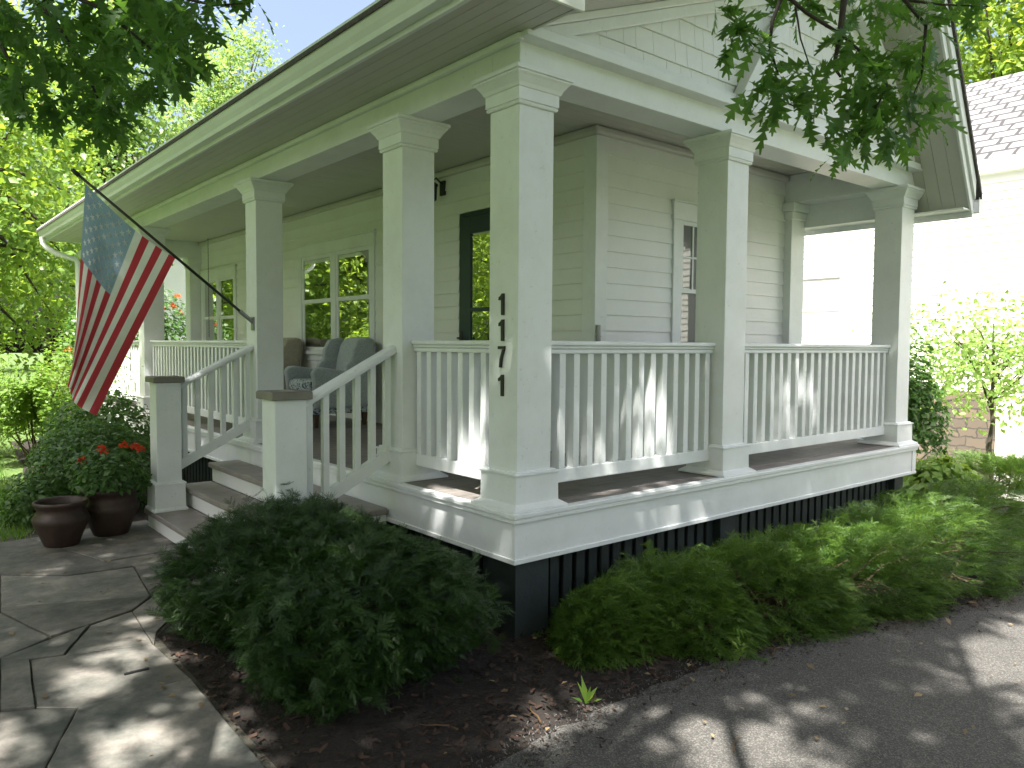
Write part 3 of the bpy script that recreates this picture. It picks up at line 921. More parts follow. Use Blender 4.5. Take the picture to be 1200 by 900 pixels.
# door
m = MB()
m.box(WX - 0.022, WX + 0.01, 2.10, 2.12, 0, 2.14); m.box(WX - 0.022, WX + 0.01, 3.03, 3.05, 0, 2.14)
m.box(WX - 0.022, WX + 0.01, 2.12, 3.03, 2.10, 2.14)
for (ya, yb, za, zz) in ((2.125, 2.30, 0.02, 2.095), (2.86, 3.025, 0.02, 2.095), (2.30, 2.86, 1.935, 2.095), (2.30, 2.86, 0.02, 0.35), (2.30, 2.86, 1.20, 1.235)):
    m.box(WX - 0.035, WX + 0.008, ya, yb, za, zz)
dr = m.build('door', M['door'], house, bevel=0.004)
m = MB(); m.box(WX - 0.018, WX - 0.012, 2.302, 2.858, 0.352, 1.198); m.box(WX - 0.0181, WX - 0.012, 2.302, 2.858, 1.237, 1.933); m.build('pane', M['glass'], dr)
m = MB(); m.tube([(WX - 0.036, 2.99, 0.95), (WX - 0.085, 2.99, 0.95), (WX - 0.09, 2.90, 0.95)], 0.010, 8); m.box(WX - 0.042, WX - 0.036, 2.97, 3.01, 0.88, 1.02); m.build('door_handle', M['black'], dr, bevel=0.002)
# wall lantern by the door
m = MB(); lx, ly = WX - 0.14, 3.34
m.box(WX - 0.03, WX - 0.004, ly - 0.04, ly + 0.04, 2.36, 2.50); m.tube([(WX - 0.03, ly, 2.47), (WX - 0.10, ly, 2.52), (lx, ly, 2.48)], 0.009, 8)
m.lathe(lx, ly, [(0.01, 2.485), (0.05, 2.455), (0.065, 2.44), (0.05, 2.438), (0.045, 2.30), (0.02, 2.285)], 6)
m.build('wall_lantern', M['black'], house)

# ---- railings
def railing(axis, a, b, fixed, par=house):
    m = MB()
    def bx(u0, u1, w0, w1, z0, z1):
        if axis == 'x': m.box(u0, u1, fixed + w0, fixed + w1, z0, z1)
        else: m.box(fixed + w0, fixed + w1, u0, u1, z0, z1)
    bx(a, b, -0.058, 0.058, 0.885, 0.912); bx(a, b, -0.045, 0.045, 0.866, 0.8848); bx(a, b, -0.036, 0.036, 0.838, 0.8658)
    r = m.build('railing', M['white'], par, bevel=0.008, seg=3)
    m = MB(); bx(a, b, -0.036, 0.036, 0.095, 0.175); m.build('bottom_rail', M['white'], r, bevel=0.006)
    n = max(2, round((b - a) / 0.1145))
    bm2 = MB(); q1, q2 = (0.0235, 0.033) if axis == 'x' else (0.033, 0.0235)
    bm2.box(-q1, q1, -q2, q2, 0.175, 0.838)
    first = None
    for k in range(n):
        u = a + (k + 0.5) * (b - a) / n
        loc = (u, fixed, -G) if axis == 'x' else (fixed, u, -G)
        if first is None:
            o = bm2.build('baluster', M['white'], None, bevel=0.002)
            first = o
        else:
            o = first.copy(); COL.objects.link(o)
        o.parent = r
        o.location = (loc[0], loc[1], -G)
        o.rotation_euler[2] = random.uniform(-0.02, 0.02)
    return r
railing('x', XC[0] + hw, XC[1] - hw, CC)
railing('x', XC[1] + hw, XC[2] - hw, CC)
railing('y', YC[0] + hw, YC[1] - hw, CC)
railing('y', YC[2] + hw, YC[3] - hw, CC)
railing('y', YC[3] + hw, YC[4] - hw, CC)
railing('y', XC[0] + hw, 1.16, XC[2])
railing('x', CC + hw, 1.66, YC[4])

# ---- steps with newels and sloping rails
TR = [(-0.26, -0.18), (-0.51, -0.35), (-0.80, -0.52)]
S0, S1 = 1.30, 3.965
for i, (x, z) in enumerate(TR):
    back = 0.015 if i == 0 else TR[i - 1][0] + 0.03
    m = MB(); m.box(x, back, S0, S1, z - 0.045, z); t = m.build('step', M['tread'], house, bevel=0.010, seg=3)
    zb = G if i == 2 else TR[i + 1][1] + 0.0
    m = MB(); m.box(x + 0.03, x + 0.05, S0 + 0.02, S1 - 0.02, zb + 0.001, z - 0.0455); m.box(x + 0.052, back, S0 + 0.022, S0 + 0.04, G, z - 0.046); m.box(x + 0.052, back, S1 - 0.04, S1 - 0.022, G, z - 0.046)
    m.build('riser', M['siding'], t, bevel=0.002)
def newel(x, y):
    h = 0.098
    m = MB(); m.sqloft(x, y, [(h, -0.30), (h, 0.555)]); nn_ = m.build('newel_post', M['white'], house, bevel=0.003)
    m = MB(); m.sqloft(x, y, [(h + 0.04, -0.52), (h + 0.038, -0.505), (h + 0.024, -0.490), (h + 0.022, -0.30), (h + 0.030, -0.298), (h + 0.028, -0.285), (h + 0.012, -0.28), (h + 0.002, -0.275)]); m.build('newel_base', M['white'], nn_, bevel=0.002)
    m = MB(); m.sqloft(x, y, [(h + 0.012, 0.553), (h + 0.027, 0.556), (h + 0.027, 0.596), (h + 0.02, 0.603)]); m.build('newel_cap', M['newelcap'], nn_, bevel=0.003)
NX = -0.66
newel(NX, YC[1]); newel(NX, YC[2])
def stair_rail(y):
    m = MB()
    xa, xb = NX + 0.098, d0
    def zt(x): return 0.535 + (x - xa) * (0.872 - 0.535) / (xb - xa)
    sl_ = (0.872 - 0.535) / (xb - xa)
    prof = [(-0.05, -0.045), (-0.055, -0.02), (-0.045, 0.0), (-0.02, 0.012), (0.02, 0.012), (0.045, 0.0), (0.055, -0.02), (0.05, -0.045)]
    m.loft([[(x, y + p, zt(x) + q) for p, q in prof] for x in (xa, xb + 0.02 - 0.0205)])
    r = m.build('railing', M['white'], house, bevel=0.004)
    m = MB()
    low = [(-0.025, -0.74), (-0.025, -0.65), (0.025, -0.65), (0.025, -0.74)]
    m.loft([[(x, y + p, zt(x) + q) for p, q in low] for x in (xa, xb)])
    m.build('bottom_rail', M['white'], r, bevel=0.004)
    n = 6
    for k in range(n):
        u = xa + 0.055 + k * (xb - xa - 0.10) / (n - 1)
        b2 = MB()
        lo = [(u - 0.02, y - 0.02), (u + 0.02, y - 0.02), (u + 0.02, y + 0.02), (u - 0.02, y + 0.02)]
        b2.loft([[(p[0], p[1], zt(p[0]) - 0.65) for p in lo], [(p[0], p[1], zt(p[0]) - 0.044) for p in lo]])
        b2.build('baluster', M['white'], r, bevel=0.002)
stair_rail(YC[1]); stair_rail(YC[2])

# ================================================================== FLAG
PB = Vector((0.0846, 3.756, 1.07)); PT = Vector((-1.317, 3.756, 2.205))
pole = thing('flagpole', PB, 'black slanted flagpole bracketed to a white porch column', 'flagpole')
m = MB(); pd = (PT - PB).normalized()
m.tube([PB + pd * 0.06, PT], [0.013, 0.011], 10); m.tube([PT - pd * 0.05, PT + pd * 0.012], [0.019, 0.016], 10)
m.build('pole', M['black'], pole, smooth=True)
m = MB(); m.box(PB.x - 0.012, PB.x - 0.001, PB.y - 0.03, PB.y + 0.03, PB.z - 0.07, PB.z + 0.05); m.tube([PB + pd * 0.005, PB + pd * 0.16], 0.019, 10)
m.build('bracket', M['grey_metal'], pole)
FY = 3.756
def flag_pt(s, t):
    """s along the hoist from the tip (0) to the porch end (1), t along the fly"""
    h0, h1 = np.array([-1.236, 2.118]), np.array([-0.575, 1.592])
    sag = -0.045 * math.sin(math.pi * s) ** 1.0
    hp = h0 + (h1 - h0) * s
    hp = hp + np.array([0, sag])
    d = np.array([-0.055, -1.0]) * (1 - s) + np.array([-0.44, -0.90]) * s
    w = math.sin(s * math.pi * 0.5)
    d = np.array([-0.055, -1.0]) * (1 - w) + np.array([-0.440, -0.905]) * w
    L = 1.42
    p = hp + d * L * t
    fold = max(0.0, 0.42 - s) / 0.42
    p = p + np.array([-0.06 * math.sin(fold * 3.0) * t, 0])
    y = FY + 0.02 * math.sin(s * 9 + t * 2.0) * t + 0.045 * math.sin(s * 15 + 1.0 + 1.5 * t) * t ** 1.2 - 0.17 * math.sin(fold * math.pi * 1.15) * t + 0.05 * (s - .5) * t
    return (p[0], y, p[1])
NS, NT = 78, 60
m = MB()
for i in range(NS + 1):
    for j in range(NT + 1):
        m.v.append(flag_pt(i / NS, j / NT))
for i in range(NS):
    for j in range(NT):
        st = int((i + 0.5) / NS * 13)
        can = (st < 7) and (j + 0.5) / NT < 0.40
        mi = 2 if can else (0 if st % 2 == 0 else 1)
        a = i * (NT + 1) + j
        m.f.append((a, a + 1, a + NT + 2, a + NT + 1)); m.m.append(mi)
def fstar(sc, tc, r, off):
    pts = []
    for k in range(10):
        rr = r if k % 2 == 0 else r * 0.42
        an = math.pi / 2 + k * math.pi / 5
        # one unit of s = 0.845 m, one of t = 1.42 m
        x, y, z = flag_pt(sc + rr * math.cos(an) / 0.845, tc + rr * math.sin(an) / 1.42)
        pts.append((x, y + off, z))
    b = len(m.v); m.v += pts
    c = flag_pt(sc, tc); m.v.append((c[0], c[1] + off, c[2]))
    for k in range(10):
        m.f.append((b + k, b + (k + 1) % 10, b + 10)); m.m.append(3)
for r_ in range(9):
    for c_ in range(6 if r_ % 2 == 0 else 5):
        sc = 7 / 13 * (r_ + 1) / 10
        tc = 0.40 * ((c_ * 2 + 1 + (0 if r_ % 2 == 0 else 1)) / 12)
        for off in (-0.003, 0.003):
            fstar(sc, tc, 0.027, off)
fl = m.build('flag', [M['flag_red'], M['flag_white'], M['flag_blue'], M['flag_star']], None, smooth=True, recalc=False)
tag(fl, 'faded American flag with red and white stripes drooping from the black pole', 'flag')

# ================================================================== PORCH CHAIRS
def armchair(label, cx, cy, fab, prn):
    """wing chair facing -x with its back to the wall"""
    t = thing('armchair', (cx, cy, 0), label, 'armchair', 'wing chairs on the porch')
    def soft(mb, name, mat, par=t, b=0.03):
        o = mb.build(name, mat, par, bevel=b, seg=4, smooth=True)
        return o
    m = MB(); m.box(cx - 0.36, cx + 0.22, cy - 0.26, cy + 0.26, 0.36, 0.50); soft(m, 'seat_cushion', prn, b=0.045)
    m = MB(); m.box(cx - 0.34, cx + 0.30, cy - 0.33, cy + 0.33, 0.14, 0.36); soft(m, 'seat_frame', prn, b=0.02)
    # curved backrest
    m = MB()
    pr = [(-0.31, 0.40), (-0.32, 0.72), (-0.29, 0.88), (-0.20, 0.945), (-0.08, 0.965), (0.08, 0.965), (0.20, 0.945), (0.29, 0.88), (0.32, 0.72), (0.31, 0.40)]
    m.loft([[(cx + x + (z - 0.4) * 0.16, cy + y * k, z if k == 1 else 0.4 + (z - 0.4) * 0.985) for y, z in pr] for x, k in ((0.20, 0.94), (0.22, 1), (0.33, 1), (0.35, 0.94))])
    soft(m, 'backrest', fab, b=0.015)
    for sgn in (-1, 1):
        y0, y1 = cy + sgn * 0.30, cy + sgn * 0.375
        m = MB()
        wp = [(0.30, 0.42), (0.02, 0.60), (0.03, 0.66), (0.09, 0.71), (0.10, 0.82), (0.16, 0.93), (0.30, 0.96), (0.36, 0.94)]
        m.prism([(cx + x, z) for x, z in wp], 'y', min(y0, y1), max(y0, y1)); soft(m, 'wing', fab, b=0.025)
        m = MB()
        ap = [(0.30, 0.20), (-0.33, 0.20), (-0.35, 0.50), (-0.37, 0.58), (-0.33, 0.635), (-0.25, 0.64), (0.0, 0.60), (0.30, 0.60)]
        m.prism([(cx + x, z) for x, z in ap], 'y', min(y0, y1) - 0.005, max(y0, y1) + 0.005); soft(m, 'arm', fab, b=0.03)
        for xx in (-0.30, 0.27):
            m = MB(); m.sqloft(cx + xx, cy + sgn * 0.31, [(0.016, 0.0), (0.026, 0.14)]); m.build('leg', M['brown_stem'], t)
armchair('blue grey wing chair with printed seat beneath the double window', 1.33, 4.80, M['chair_fabric'], M['chair_print'])
armchair('tan backed wing chair partly hidden behind the flag column', 1.36, 6.72, M['chair_tan'], M['chair_print'])
m = MB(); 
for k in range(60):
    z = 2.597 - k * 0.027
    an = (k % 2) * math.pi / 2
    m.tube([(1.74 + 0.006 * math.cos(an + q), 9.95 + 0.006 * math.sin(an) * math.cos(q), z - 0.014 + 0.016 * math.sin(q)) if an else (1.74 + 0.006 * math.cos(q), 9.95, z - 0.014 + 0.016 * math.sin(q)) for q in [0, 1.05, 2.1, 3.14, 4.2, 5.24, 6.2]], 0.0028, 5)
tag(m.build('hanging_chain', M['black']), 'thin dark chain hanging from the far porch ceiling', 'chain')

# ================================================================== POTS
def pot(x, y, s, label, soil=True):
    t = thing('plant_pot', (x, y, G + 0.02), label, 'plant pot', 'terracotta pots beside the steps')
    z = G + 0.022
    pr = [(0.125, 0.0), (0.135, 0.02), (0.165, 0.10), (0.205, 0.19), (0.212, 0.22), (0.205, 0.245), (0.182, 0.27), (0.176, 0.30), (0.185, 0.325), (0.205, 0.345), (0.208, 0.362), (0.200, 0.372), (0.186, 0.370), (0.168, 0.345), (0.160, 0.30), (0.175, 0.25), (0.14, 0.22)]
    m = MB(); m.lathe(x, y, [(r * s, z + q * s) for r, q in pr], 40); m.build('pot_body', M['terracotta'], t, smooth=True)
    m = MB(); m.lathe(x, y, [(0.156 * s, z + 0.27 * s), (0.157 * s, z + 0.285 * s)], 24); m.build('potting_soil', M['soil'], t)
    return z + 0.37 * s
pot(-1.46, 3.70, 0.93, 'empty dark terracotta pot on the flagstones nearest the lawn')
zp = pot(-1.08, 3.86, 1.02, 'dark terracotta pot holding red geraniums beside the steps')

def leafy(name, c, rad, n, T, size, mat, par, zmin=-0.3, up=0.7, fill=0.35, nstem=0, lumps=7, stem_mat=None, base=None, hang=0.0, amp=0.22, spread=0.13):
    c = np.array(c, float); rad = np.array(rad, float)
    d = sph(n, zmin)
    bd = sph(lumps, zmin); ba = RNG.uniform(-amp, amp, lumps)
    lum = 1 + (np.maximum(0, d @ bd.T) ** 5 * ba[None, :]).sum(1) * 1.5
    r = 1 - np.abs(RNG.normal(0, 0.13, n)) + (RNG.normal(0, spread, n) if spread > 0.13 else 0)
    ins = RNG.random(n) < fill
    r[ins] = RNG.uniform(0.35, 0.95, ins.sum())
    P = c + d * rad * (r * lum)[:, None]
    N = d + sph(n) * 0.6 + np.array([0, 0, up])
    D = np.cross(N, sph(n)) + d * 0.35 - np.array([0, 0, hang])
    rn = np.clip(0.25 + 0.5 * RNG.random(n) + 0.25 * (RNG.random(n) < 0.12), 0, 1)
    o = scatter(name, T, P, D, N, size * RNG.uniform(0.65, 1.25, n), mat, par, rn)
    if nstem:
        m = MB()
        b = np.array(base if base is not None else (c[0], c[1], c[2] - rad[2] * 0.9))
        for k in range(nstem):
            e = P[RNG.integers(n)]
            mid = b + (e - b) * 0.5 + RNG.normal(0, 0.04, 3) * rad
            st0 = b + RNG.normal(0, 0.06, 3) * rad * np.array([1, 1, 0])
            rr = 0.010 * max(0.6, rad.max())
            m.tube([st0, mid, e], [rr, rr * 0.7, rr * 0.25], 5)
        m.build('stem', stem_mat or M['brown_stem'], par)
    return o, P

# geraniums in the second pot
ge = thing('geranium', (-1.08, 3.86, zp), 'leafy geranium with red flower heads growing in the pot', 'flowering plant')
leafy('foliage', (-1.08, 3.86, zp + 0.10), (0.30, 0.30, 0.24), 900, LEAF, 0.06, M['geranium'], ge, -0.5, 0.9, 0.5, 25)
for (dx, dy, dz) in ((-0.20, -0.02, 0.24), (-0.08, -0.10, 0.33), (-0.04, -0.02, 0.30), (0.08, -0.12, 0.35), (0.17, -0.10, 0.33), (0.22, -0.05, 0.30)):
    c = np.array([-1.08 + dx, 3.86 + dy, zp + dz])
    n = 46
    d = sph(n, -0.4)
    f_ = scatter('flower_head', LEAF, c + d * 0.018, d * 0.5 + sph(n) * 0.4, d, 0.026 * RNG.uniform(0.8, 1.2, n), M['red_petal'], ge)

# ================================================================== YEWS
def yew(name, label, c, rad, npl, nsp, size, plen, mat, base, lean=(0, 0, 0), droop=0.25, T=SPRIG, zmin=-0.5, group=None, amp=0.2, up=0.3, lumps=14, jit=0.5, power=2.0):
    """a shrub of arching plumes, every plume carrying many short needle sprigs"""
    global RNG
    RNG = np.random.default_rng(int(1000 * (base[0] + 9)) + npl)
    t = thing(name, (base[0], base[1], G), label, 'shrub', group)
    c = np.array(c, float); rad = np.array(rad, float)
    d = sph(npl, zmin)
    bd = sph(lumps, zmin); ba = RNG.uniform(-amp, amp, lumps)
    lum = 1 + (np.maximum(0, d @ bd.T) ** 6 * ba[None, :]).sum(1) * 1.6
    lum = lum / lum.mean()
    r = 1 - np.abs(RNG.normal(0, 0.10, npl))
    st_ = RNG.random(npl) < 0.05
    r[st_] += RNG.uniform(0.03, 0.14, st_.sum())
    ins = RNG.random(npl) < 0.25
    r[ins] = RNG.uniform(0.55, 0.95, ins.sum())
    sq = 1.0 / (np.abs(d) ** power).sum(1) ** (1.0 / power)
    tip = c + d * rad * (r * lum * sq)[:, None]
    pd_ = nrm(d * np.array([1, 1, 0.9]) + np.array([0, 0, up]) + np.array(lean) + sph(npl) * jit)
    L = plen * RNG.uniform(0.6, 1.35, npl)
    ts = np.linspace(0.08, 1, nsp)
    # plume curve ends at tip
    Q = tip[:, None, :] + pd_[:, None, :] * (L[:, None] * (ts[None, :] - 1))[:, :, None]
    sag = droop * L[:, None] * (ts[None, :] ** 2)
    Q[:, :, 2] -= sag
    tang = pd_[:, None, :] * np.ones((1, nsp, 1)); tang[:, :, 2] -= 2 * droop * ts[None, :]
    side = nrm(np.cross(pd_, np.array([0, 0, 1.0]) + 0.5 * sph(npl)))
    sg = np.where(np.arange(nsp) % 2 == 0, 1.0, -1.0); sg[-1] = 0
    P = Q.reshape(-1, 3)
    n = len(P)
    D = tang + side[:, None, :] * (sg * (1.15 - 0.6 * ts))[None, :, None]
    D = D.reshape(-1, 3) + sph(n) * 0.28
    N = np.repeat(nrm(np.cross(side, pd_)), nsp, 0)
    N = N * np.where(N[:, 2:3] < 0, -1, 1) + sph(n) * 0.35
    P[:, 2] = np.maximum(P[:, 2], G + 0.02)
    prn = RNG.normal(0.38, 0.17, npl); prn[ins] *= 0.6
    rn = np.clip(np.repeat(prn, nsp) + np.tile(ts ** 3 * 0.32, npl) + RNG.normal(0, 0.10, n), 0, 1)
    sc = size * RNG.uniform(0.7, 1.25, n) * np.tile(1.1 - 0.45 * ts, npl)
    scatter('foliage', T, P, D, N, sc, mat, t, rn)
    m = MB()
    for k in range(34):
        i = RNG.integers(npl)
        e = Q[i, 0]; e2 = Q[i, -1]
        b = np.array([base[0], base[1], G]) + RNG.normal(0, 0.12, 3) * np.array([rad[0], rad[1], 0]) * 2
        m.tube([b, b + (e - b) * 0.55 + np.array([0, 0, 0.05]), e, e2], [0.009, 0.005, 0.002, 0.001], 5)
    m.build('stem', M['brown_stem'], t)
    return t
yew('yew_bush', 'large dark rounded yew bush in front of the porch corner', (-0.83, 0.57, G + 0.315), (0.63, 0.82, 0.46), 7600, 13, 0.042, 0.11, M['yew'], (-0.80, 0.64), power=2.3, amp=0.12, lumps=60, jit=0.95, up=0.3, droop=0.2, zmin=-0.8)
ROW = [((0.48, -0.26), (0.44, 0.38, 0.33), 'darkest low yew nearest the porch corner post'),
       ((0.98, -0.44), (0.50, 0.50, 0.405), 'second low feathery yew from the porch corner along the dark skirt'),
       ((1.58, -0.52), (0.54, 0.58, 0.460), 'third low feathery yew with sprays arching over the driveway edge'),
       ((2.25, -0.62), (0.58, 0.66, 0.480), 'fourth low yew overhanging the bend of the driveway'),
       ((3.05, -0.68), (0.64, 0.72, 0.490), 'bright low yew in front of the far porch corner'),
       ((4.00, -0.52), (0.66, 0.70, 0.450), 'sunlit low yew just past the porch end'),
       ((5.05, -0.45), (0.70, 0.75, 0.410), 'farthest low yew at the right of the row')]
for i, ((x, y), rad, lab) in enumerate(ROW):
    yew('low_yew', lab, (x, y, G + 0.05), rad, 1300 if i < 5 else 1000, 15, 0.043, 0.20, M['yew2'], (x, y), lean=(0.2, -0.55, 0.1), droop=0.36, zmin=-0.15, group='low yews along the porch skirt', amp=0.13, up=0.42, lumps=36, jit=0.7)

# right side planting between the porch and the neighbour
def shrub(name, label, c, rad, n, size, mat, T=LEAF, zmin=-0.6, nstem=14, cat='shrub', group=None, **kw):
    t = thing(name, (c[0], c[1], G), label, cat, group)
    _, P = leafy('foliage', c, rad, n, T, size, mat, t, zmin, nstem=nstem, base=(c[0], c[1], G), **kw)
    return t, P
shrub('climbing_shrub', 'tall leafy shrub standing just beyond the far porch corner', (6.55, 0.95, 0.15), (0.48, 0.5, 0.82), 3800, 0.085, M['shrub'], fill=0.5)
yew('spreading_conifer', 'low spreading conifer by the stone wall at the right', (7.2, -0.05, G + 0.10), (0.75, 0.7, 0.46), 900, 14, 0.055, 0.22, M['yew2'], (7.2, -0.05), droop=0.25, zmin=-0.2, amp=0.2, up=0.4, lumps=20, jit=0.6)
shrub('hosta', 'pale leafy perennial in the sunlit bed past the porch', (5.9, 0.25, G + 0.12), (0.45, 0.4, 0.32), 900, 0.13, M['lime'], up=0.6)
# thin pale tree against the neighbour
def tree(name, label, base, h, crown_c, crown_r, ncl, per, size, mat, tr=0.15, group=None, T=LQ, lean=None, sig=0.13, z0=G):
    t = thing(name, (base[0], base[1], z0), label, 'tree', group)
    cc = np.array(crown_c, float); cr = np.array(crown_r, float)
    d = sph(ncl, -0.9)
    rr = RNG.random(ncl) ** 0.45
    CL = cc + d * cr * rr[:, None]
    cs = RNG.uniform(0.6, 1.3, ncl) * sig * cr.mean()
    P = (CL[:, None, :] + RNG.normal(0, 1, (ncl, per, 3)) * cs[:, None, None] * np.array([1.15, 1.15, 0.7])).reshape(-1, 3)
    n = len(P)
    N = np.array([0, 0, 0.8]) + sph(n) * 0.8 + nrm(P - cc) * 0.3
    D = np.cross(N, sph(n)) + np.array([0, 0, -0.25])
    crn = RNG.random(ncl)
    rn = np.clip(np.repeat(crn, per) * 0.55 + RNG.random(n) * 0.45, 0, 1)
    scatter('crown', T, P, D, N, size * RNG.uniform(0.6, 1.3, n), mat, t, rn)
    m = MB()
    b = np.array([base[0], base[1], z0 - 0.1])
    top = cc + np.array([0, 0, cr[2] * 0.6])
    pts = [b + (top - b) * k / 6 + RNG.normal(0, 0.04 * h / 6, 3) * (k > 0) for k in range(7)]
    m.tube(pts, [tr * (1.15 - 0.95 * k / 6) for k in range(7)], 9)
    for k in range(min(ncl, 26)):
        e = CL[k * ncl // 26 if ncl >= 26 else k]
        f = RNG.uniform(0.35, 0.85)
        s0 = b + (top - b) * f
        mid = (s0 + e) / 2 + np.array([0, 0, 0.12 * np.linalg.norm(e - s0)])
        m.tube([s0, mid, e], [tr * 0.38 * (1.2 - f), tr * 0.22, tr * 0.05], 6)
    m.build('trunk', M['trunk'], t, smooth=True)
    return t
tree('young_tree', 'thin young tree with pale leaves before the bright white neighbour wall', (9.2, 0.85), 2.6, (9.2, 0.85, 0.75), (1.0, 1.4, 0.85), 120, 34, 0.085, M['tree_c'], 0.035, sig=0.2)

# ================================================================== NEIGHBOUR HOUSE
NXW = 13.0; NG = -2.0
nh = thing('neighbour_house', (NXW, 4.0, NG), 'bright white neighbour house with shingled roof and stone base', 'house')
m = MB(); m.box(NXW, NXW + 8, -8.0, 16.0, 0.10, 4.1)
zz = 0.10
wins = [(4.9, 6.1, 0.9, 2.46), (6.5, 7.5, 0.9, 2.46)]
while zz < 4.0:
    for p, q in segs(-8.0, 16.0, zz + 0.07, wins):
        m.prism([(NXW - 0.0005, zz), (NXW - 0.022, zz), (NXW - 0.004, zz + 0.155), (NXW - 0.0005, zz + 0.155)], 'y', p, q)
    zz += 0.15
m.build('wall', M['bright'], nh)
m = MB(); m.box(NXW - 0.08, NXW + 7.9, 2.00, 15.95, NG - 0.2, 0.0995); m.box(NXW - 0.08, NXW + 7.9, -7.95, -1.2, NG - 0.2, 0.10); m.box(NXW + 0.5, NXW + 7.9, -1.2, 1.999, NG - 0.2, 0.099); m.build('stone_base', M['stone'], nh)
m = MB()
zr, ze = 5.35, 4.05
m.add([(NXW - 0.08, -8.5, ze), (NXW + 4, -8.5, zr + 1.4), (NXW + 4, 16.5, zr + 1.4), (NXW - 0.08, 16.5, ze), (NXW - 0.08, -8.5, ze + 0.2), (NXW + 4, -8.5, zr + 1.6), (NXW + 4, 16.5, zr + 1.6), (NXW - 0.08, 16.5, ze + 0.2)],
      [(0, 3, 2, 1), (4, 5, 6, 7), (0, 1, 5, 4), (1, 2, 6, 5), (2, 3, 7, 6), (3, 0, 4, 7)])
m.add([(NXW + 8.55, -8.5, ze), (NXW + 4, -8.5, zr + 1.4), (NXW + 4, 16.5, zr + 1.4), (NXW + 8.55, 16.5, ze), (NXW + 8.55, -8.5, ze + 0.2), (NXW + 4, -8.5, zr + 1.6), (NXW + 4, 16.5, zr + 1.6), (NXW + 8.55, 16.5, ze + 0.2)],
      [(0, 3, 2, 1), (4, 5, 6, 7), (0, 1, 5, 4), (1, 2, 6, 5), (2, 3, 7, 6), (3, 0, 4, 7)])
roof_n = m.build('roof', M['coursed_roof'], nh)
m = MB(); m.box(NXW - 0.11, NXW - 0.081, -8.5, 16.5, ze - 0.02, ze + 0.22); m.box(NXW - 0.08, NXW, -8.4, 16.4, ze - 0.03, ze - 0.002); m.build('eave_board', M['bright'], nh)
for (ya, yb, za, zb_) in ((5.0, 6.0, 1.0, 2.35), (6.6, 7.4, 1.0, 2.35)):
    m = MB(); c = 0.09
    m.box(NXW - 0.04, NXW - 0.001, ya - c, ya, za - c, zb_ + c); m.box(NXW - 0.04, NXW - 0.001, yb, yb + c, za - c, zb_ + c); m.box(NXW - 0.04, NXW - 0.001, ya, yb, zb_, zb_ + c); m.box(NXW - 0.05, NXW - 0.001, ya, yb, za - c, za); m.box(NXW - 0.03, NXW - 0.001, ya, yb, (za + zb_) / 2 - 0.02, (za + zb_) / 2 + 0.02)
    w = m.build('window', M['bright'], nh)
    m = MB(); m.box(NXW - 0.02, NXW - 0.015, ya, yb, za, zb_); m.build('pane', M['glare_glass'], w)
m = MB(); m.box(NXW - 0.02, NXW + 0.05, -1.05, 1.80, NG, -0.18)
for r_ in range(4):
    for c_ in range(4):
        m.box(NXW - 0.035, NXW - 0.0205, -0.99 + c_ * 0.70, -0.37 + c_ * 0.70, NG + 0.06 + r_ * 0.45, NG + 0.42 + r_ * 0.45)
gd = m.build('garage_door', M['bright'], nh, bevel=0.008)
m = MB(); m.box(NXW - 0.12, NXW - 0.002, 1.80, 1.998, NG, 0.098); m.box(NXW - 0.12, NXW - 0.002, -1.198, -1.05, NG, 0.098); m.box(NXW - 0.12, NXW - 0.002, -1.05, 1.80, -0.178, 0.098); m.build('door_frame', M['bright'], gd)
m = MB(); m.add([(8.6, -7, -1.25), (8.9, 15, -1.30), (13.0, 15, -1.985), (13.0, -7, -1.985), (10.5, -7, -1.75), (10.5, 15, -1.75)], [(0, 4, 5, 1), (4, 3, 2, 5)])
m.build('added_pale_drive', M['concrete'], kind='structure')  # pale ground added so bounce on the neighbour wall is not green

# pale house far beyond the porch end
fh = thing('distant_house', (8.5, 30, G), 'pale house glimpsed through the far end of the porch', 'house')
m = MB(); m.box(5.5, 13, 27, 34, G, 5.4); m.prism([(26.5, 5.4), (34.5, 5.4), (30.5, 8.0)], 'x', 5.3, 13.2); m.build('wall', M['siding'], fh)
m = MB()
for sgn, ya, yb in ((1, 26.2, 30.5), (-1, 34.8, 30.5)):
    m.add([(5.0, ya, 5.25), (13.5, ya, 5.25), (13.5, yb, 8.15), (5.0, yb, 8.15), (5.0, ya, 5.4), (13.5, ya, 5.4), (13.5, yb, 8.3), (5.0, yb, 8.3)], [(0, 3, 2, 1), (4, 5, 6, 7), (0, 1, 5, 4), (1, 2, 6, 5), (2, 3, 7, 6), (3, 0, 4, 7)])
m.build('roof', M['shingle'], fh)

# ================================================================== LEFT PLANTING
shrub('boxwood', 'dark rounded shrub behind the terracotta pots', (-0.95, 5.15, G + 0.38), (0.55, 0.62, 0.46), 5200, 0.06, M['shrub'], fill=0.4)
shrub('boxwood', 'mid green shrub under the porch rail beyond the left newel', (-0.62, 6.6, G + 0.50), (0.55, 0.75, 0.58), 4200, 0.07, M['shrub'], fill=0.4)
shrub('boxwood', 'low shrub at the edge of the lawn left of the pots', (-1.48, 4.75, G + 0.16), (0.26, 0.3, 0.26), 1100, 0.06, M['shrub'], fill=0.5)
shrub('tall_perennial', 'tall sunny lime green perennial behind the left shrubs', (-0.95, 8.6, G + 0.75), (0.75, 0.9, 0.95), 9000, 0.065, M['lime'], fill=0.55, amp=0.5, lumps=26, spread=0.2)
shrub('tall_perennial', 'feathery lime perennial at the left edge of the lawn bed', (-1.7, 9.6, G + 0.7), (0.7, 0.9, 0.95), 8000, 0.065, M['lime'], fill=0.55, amp=0.5, lumps=26, spread=0.2)
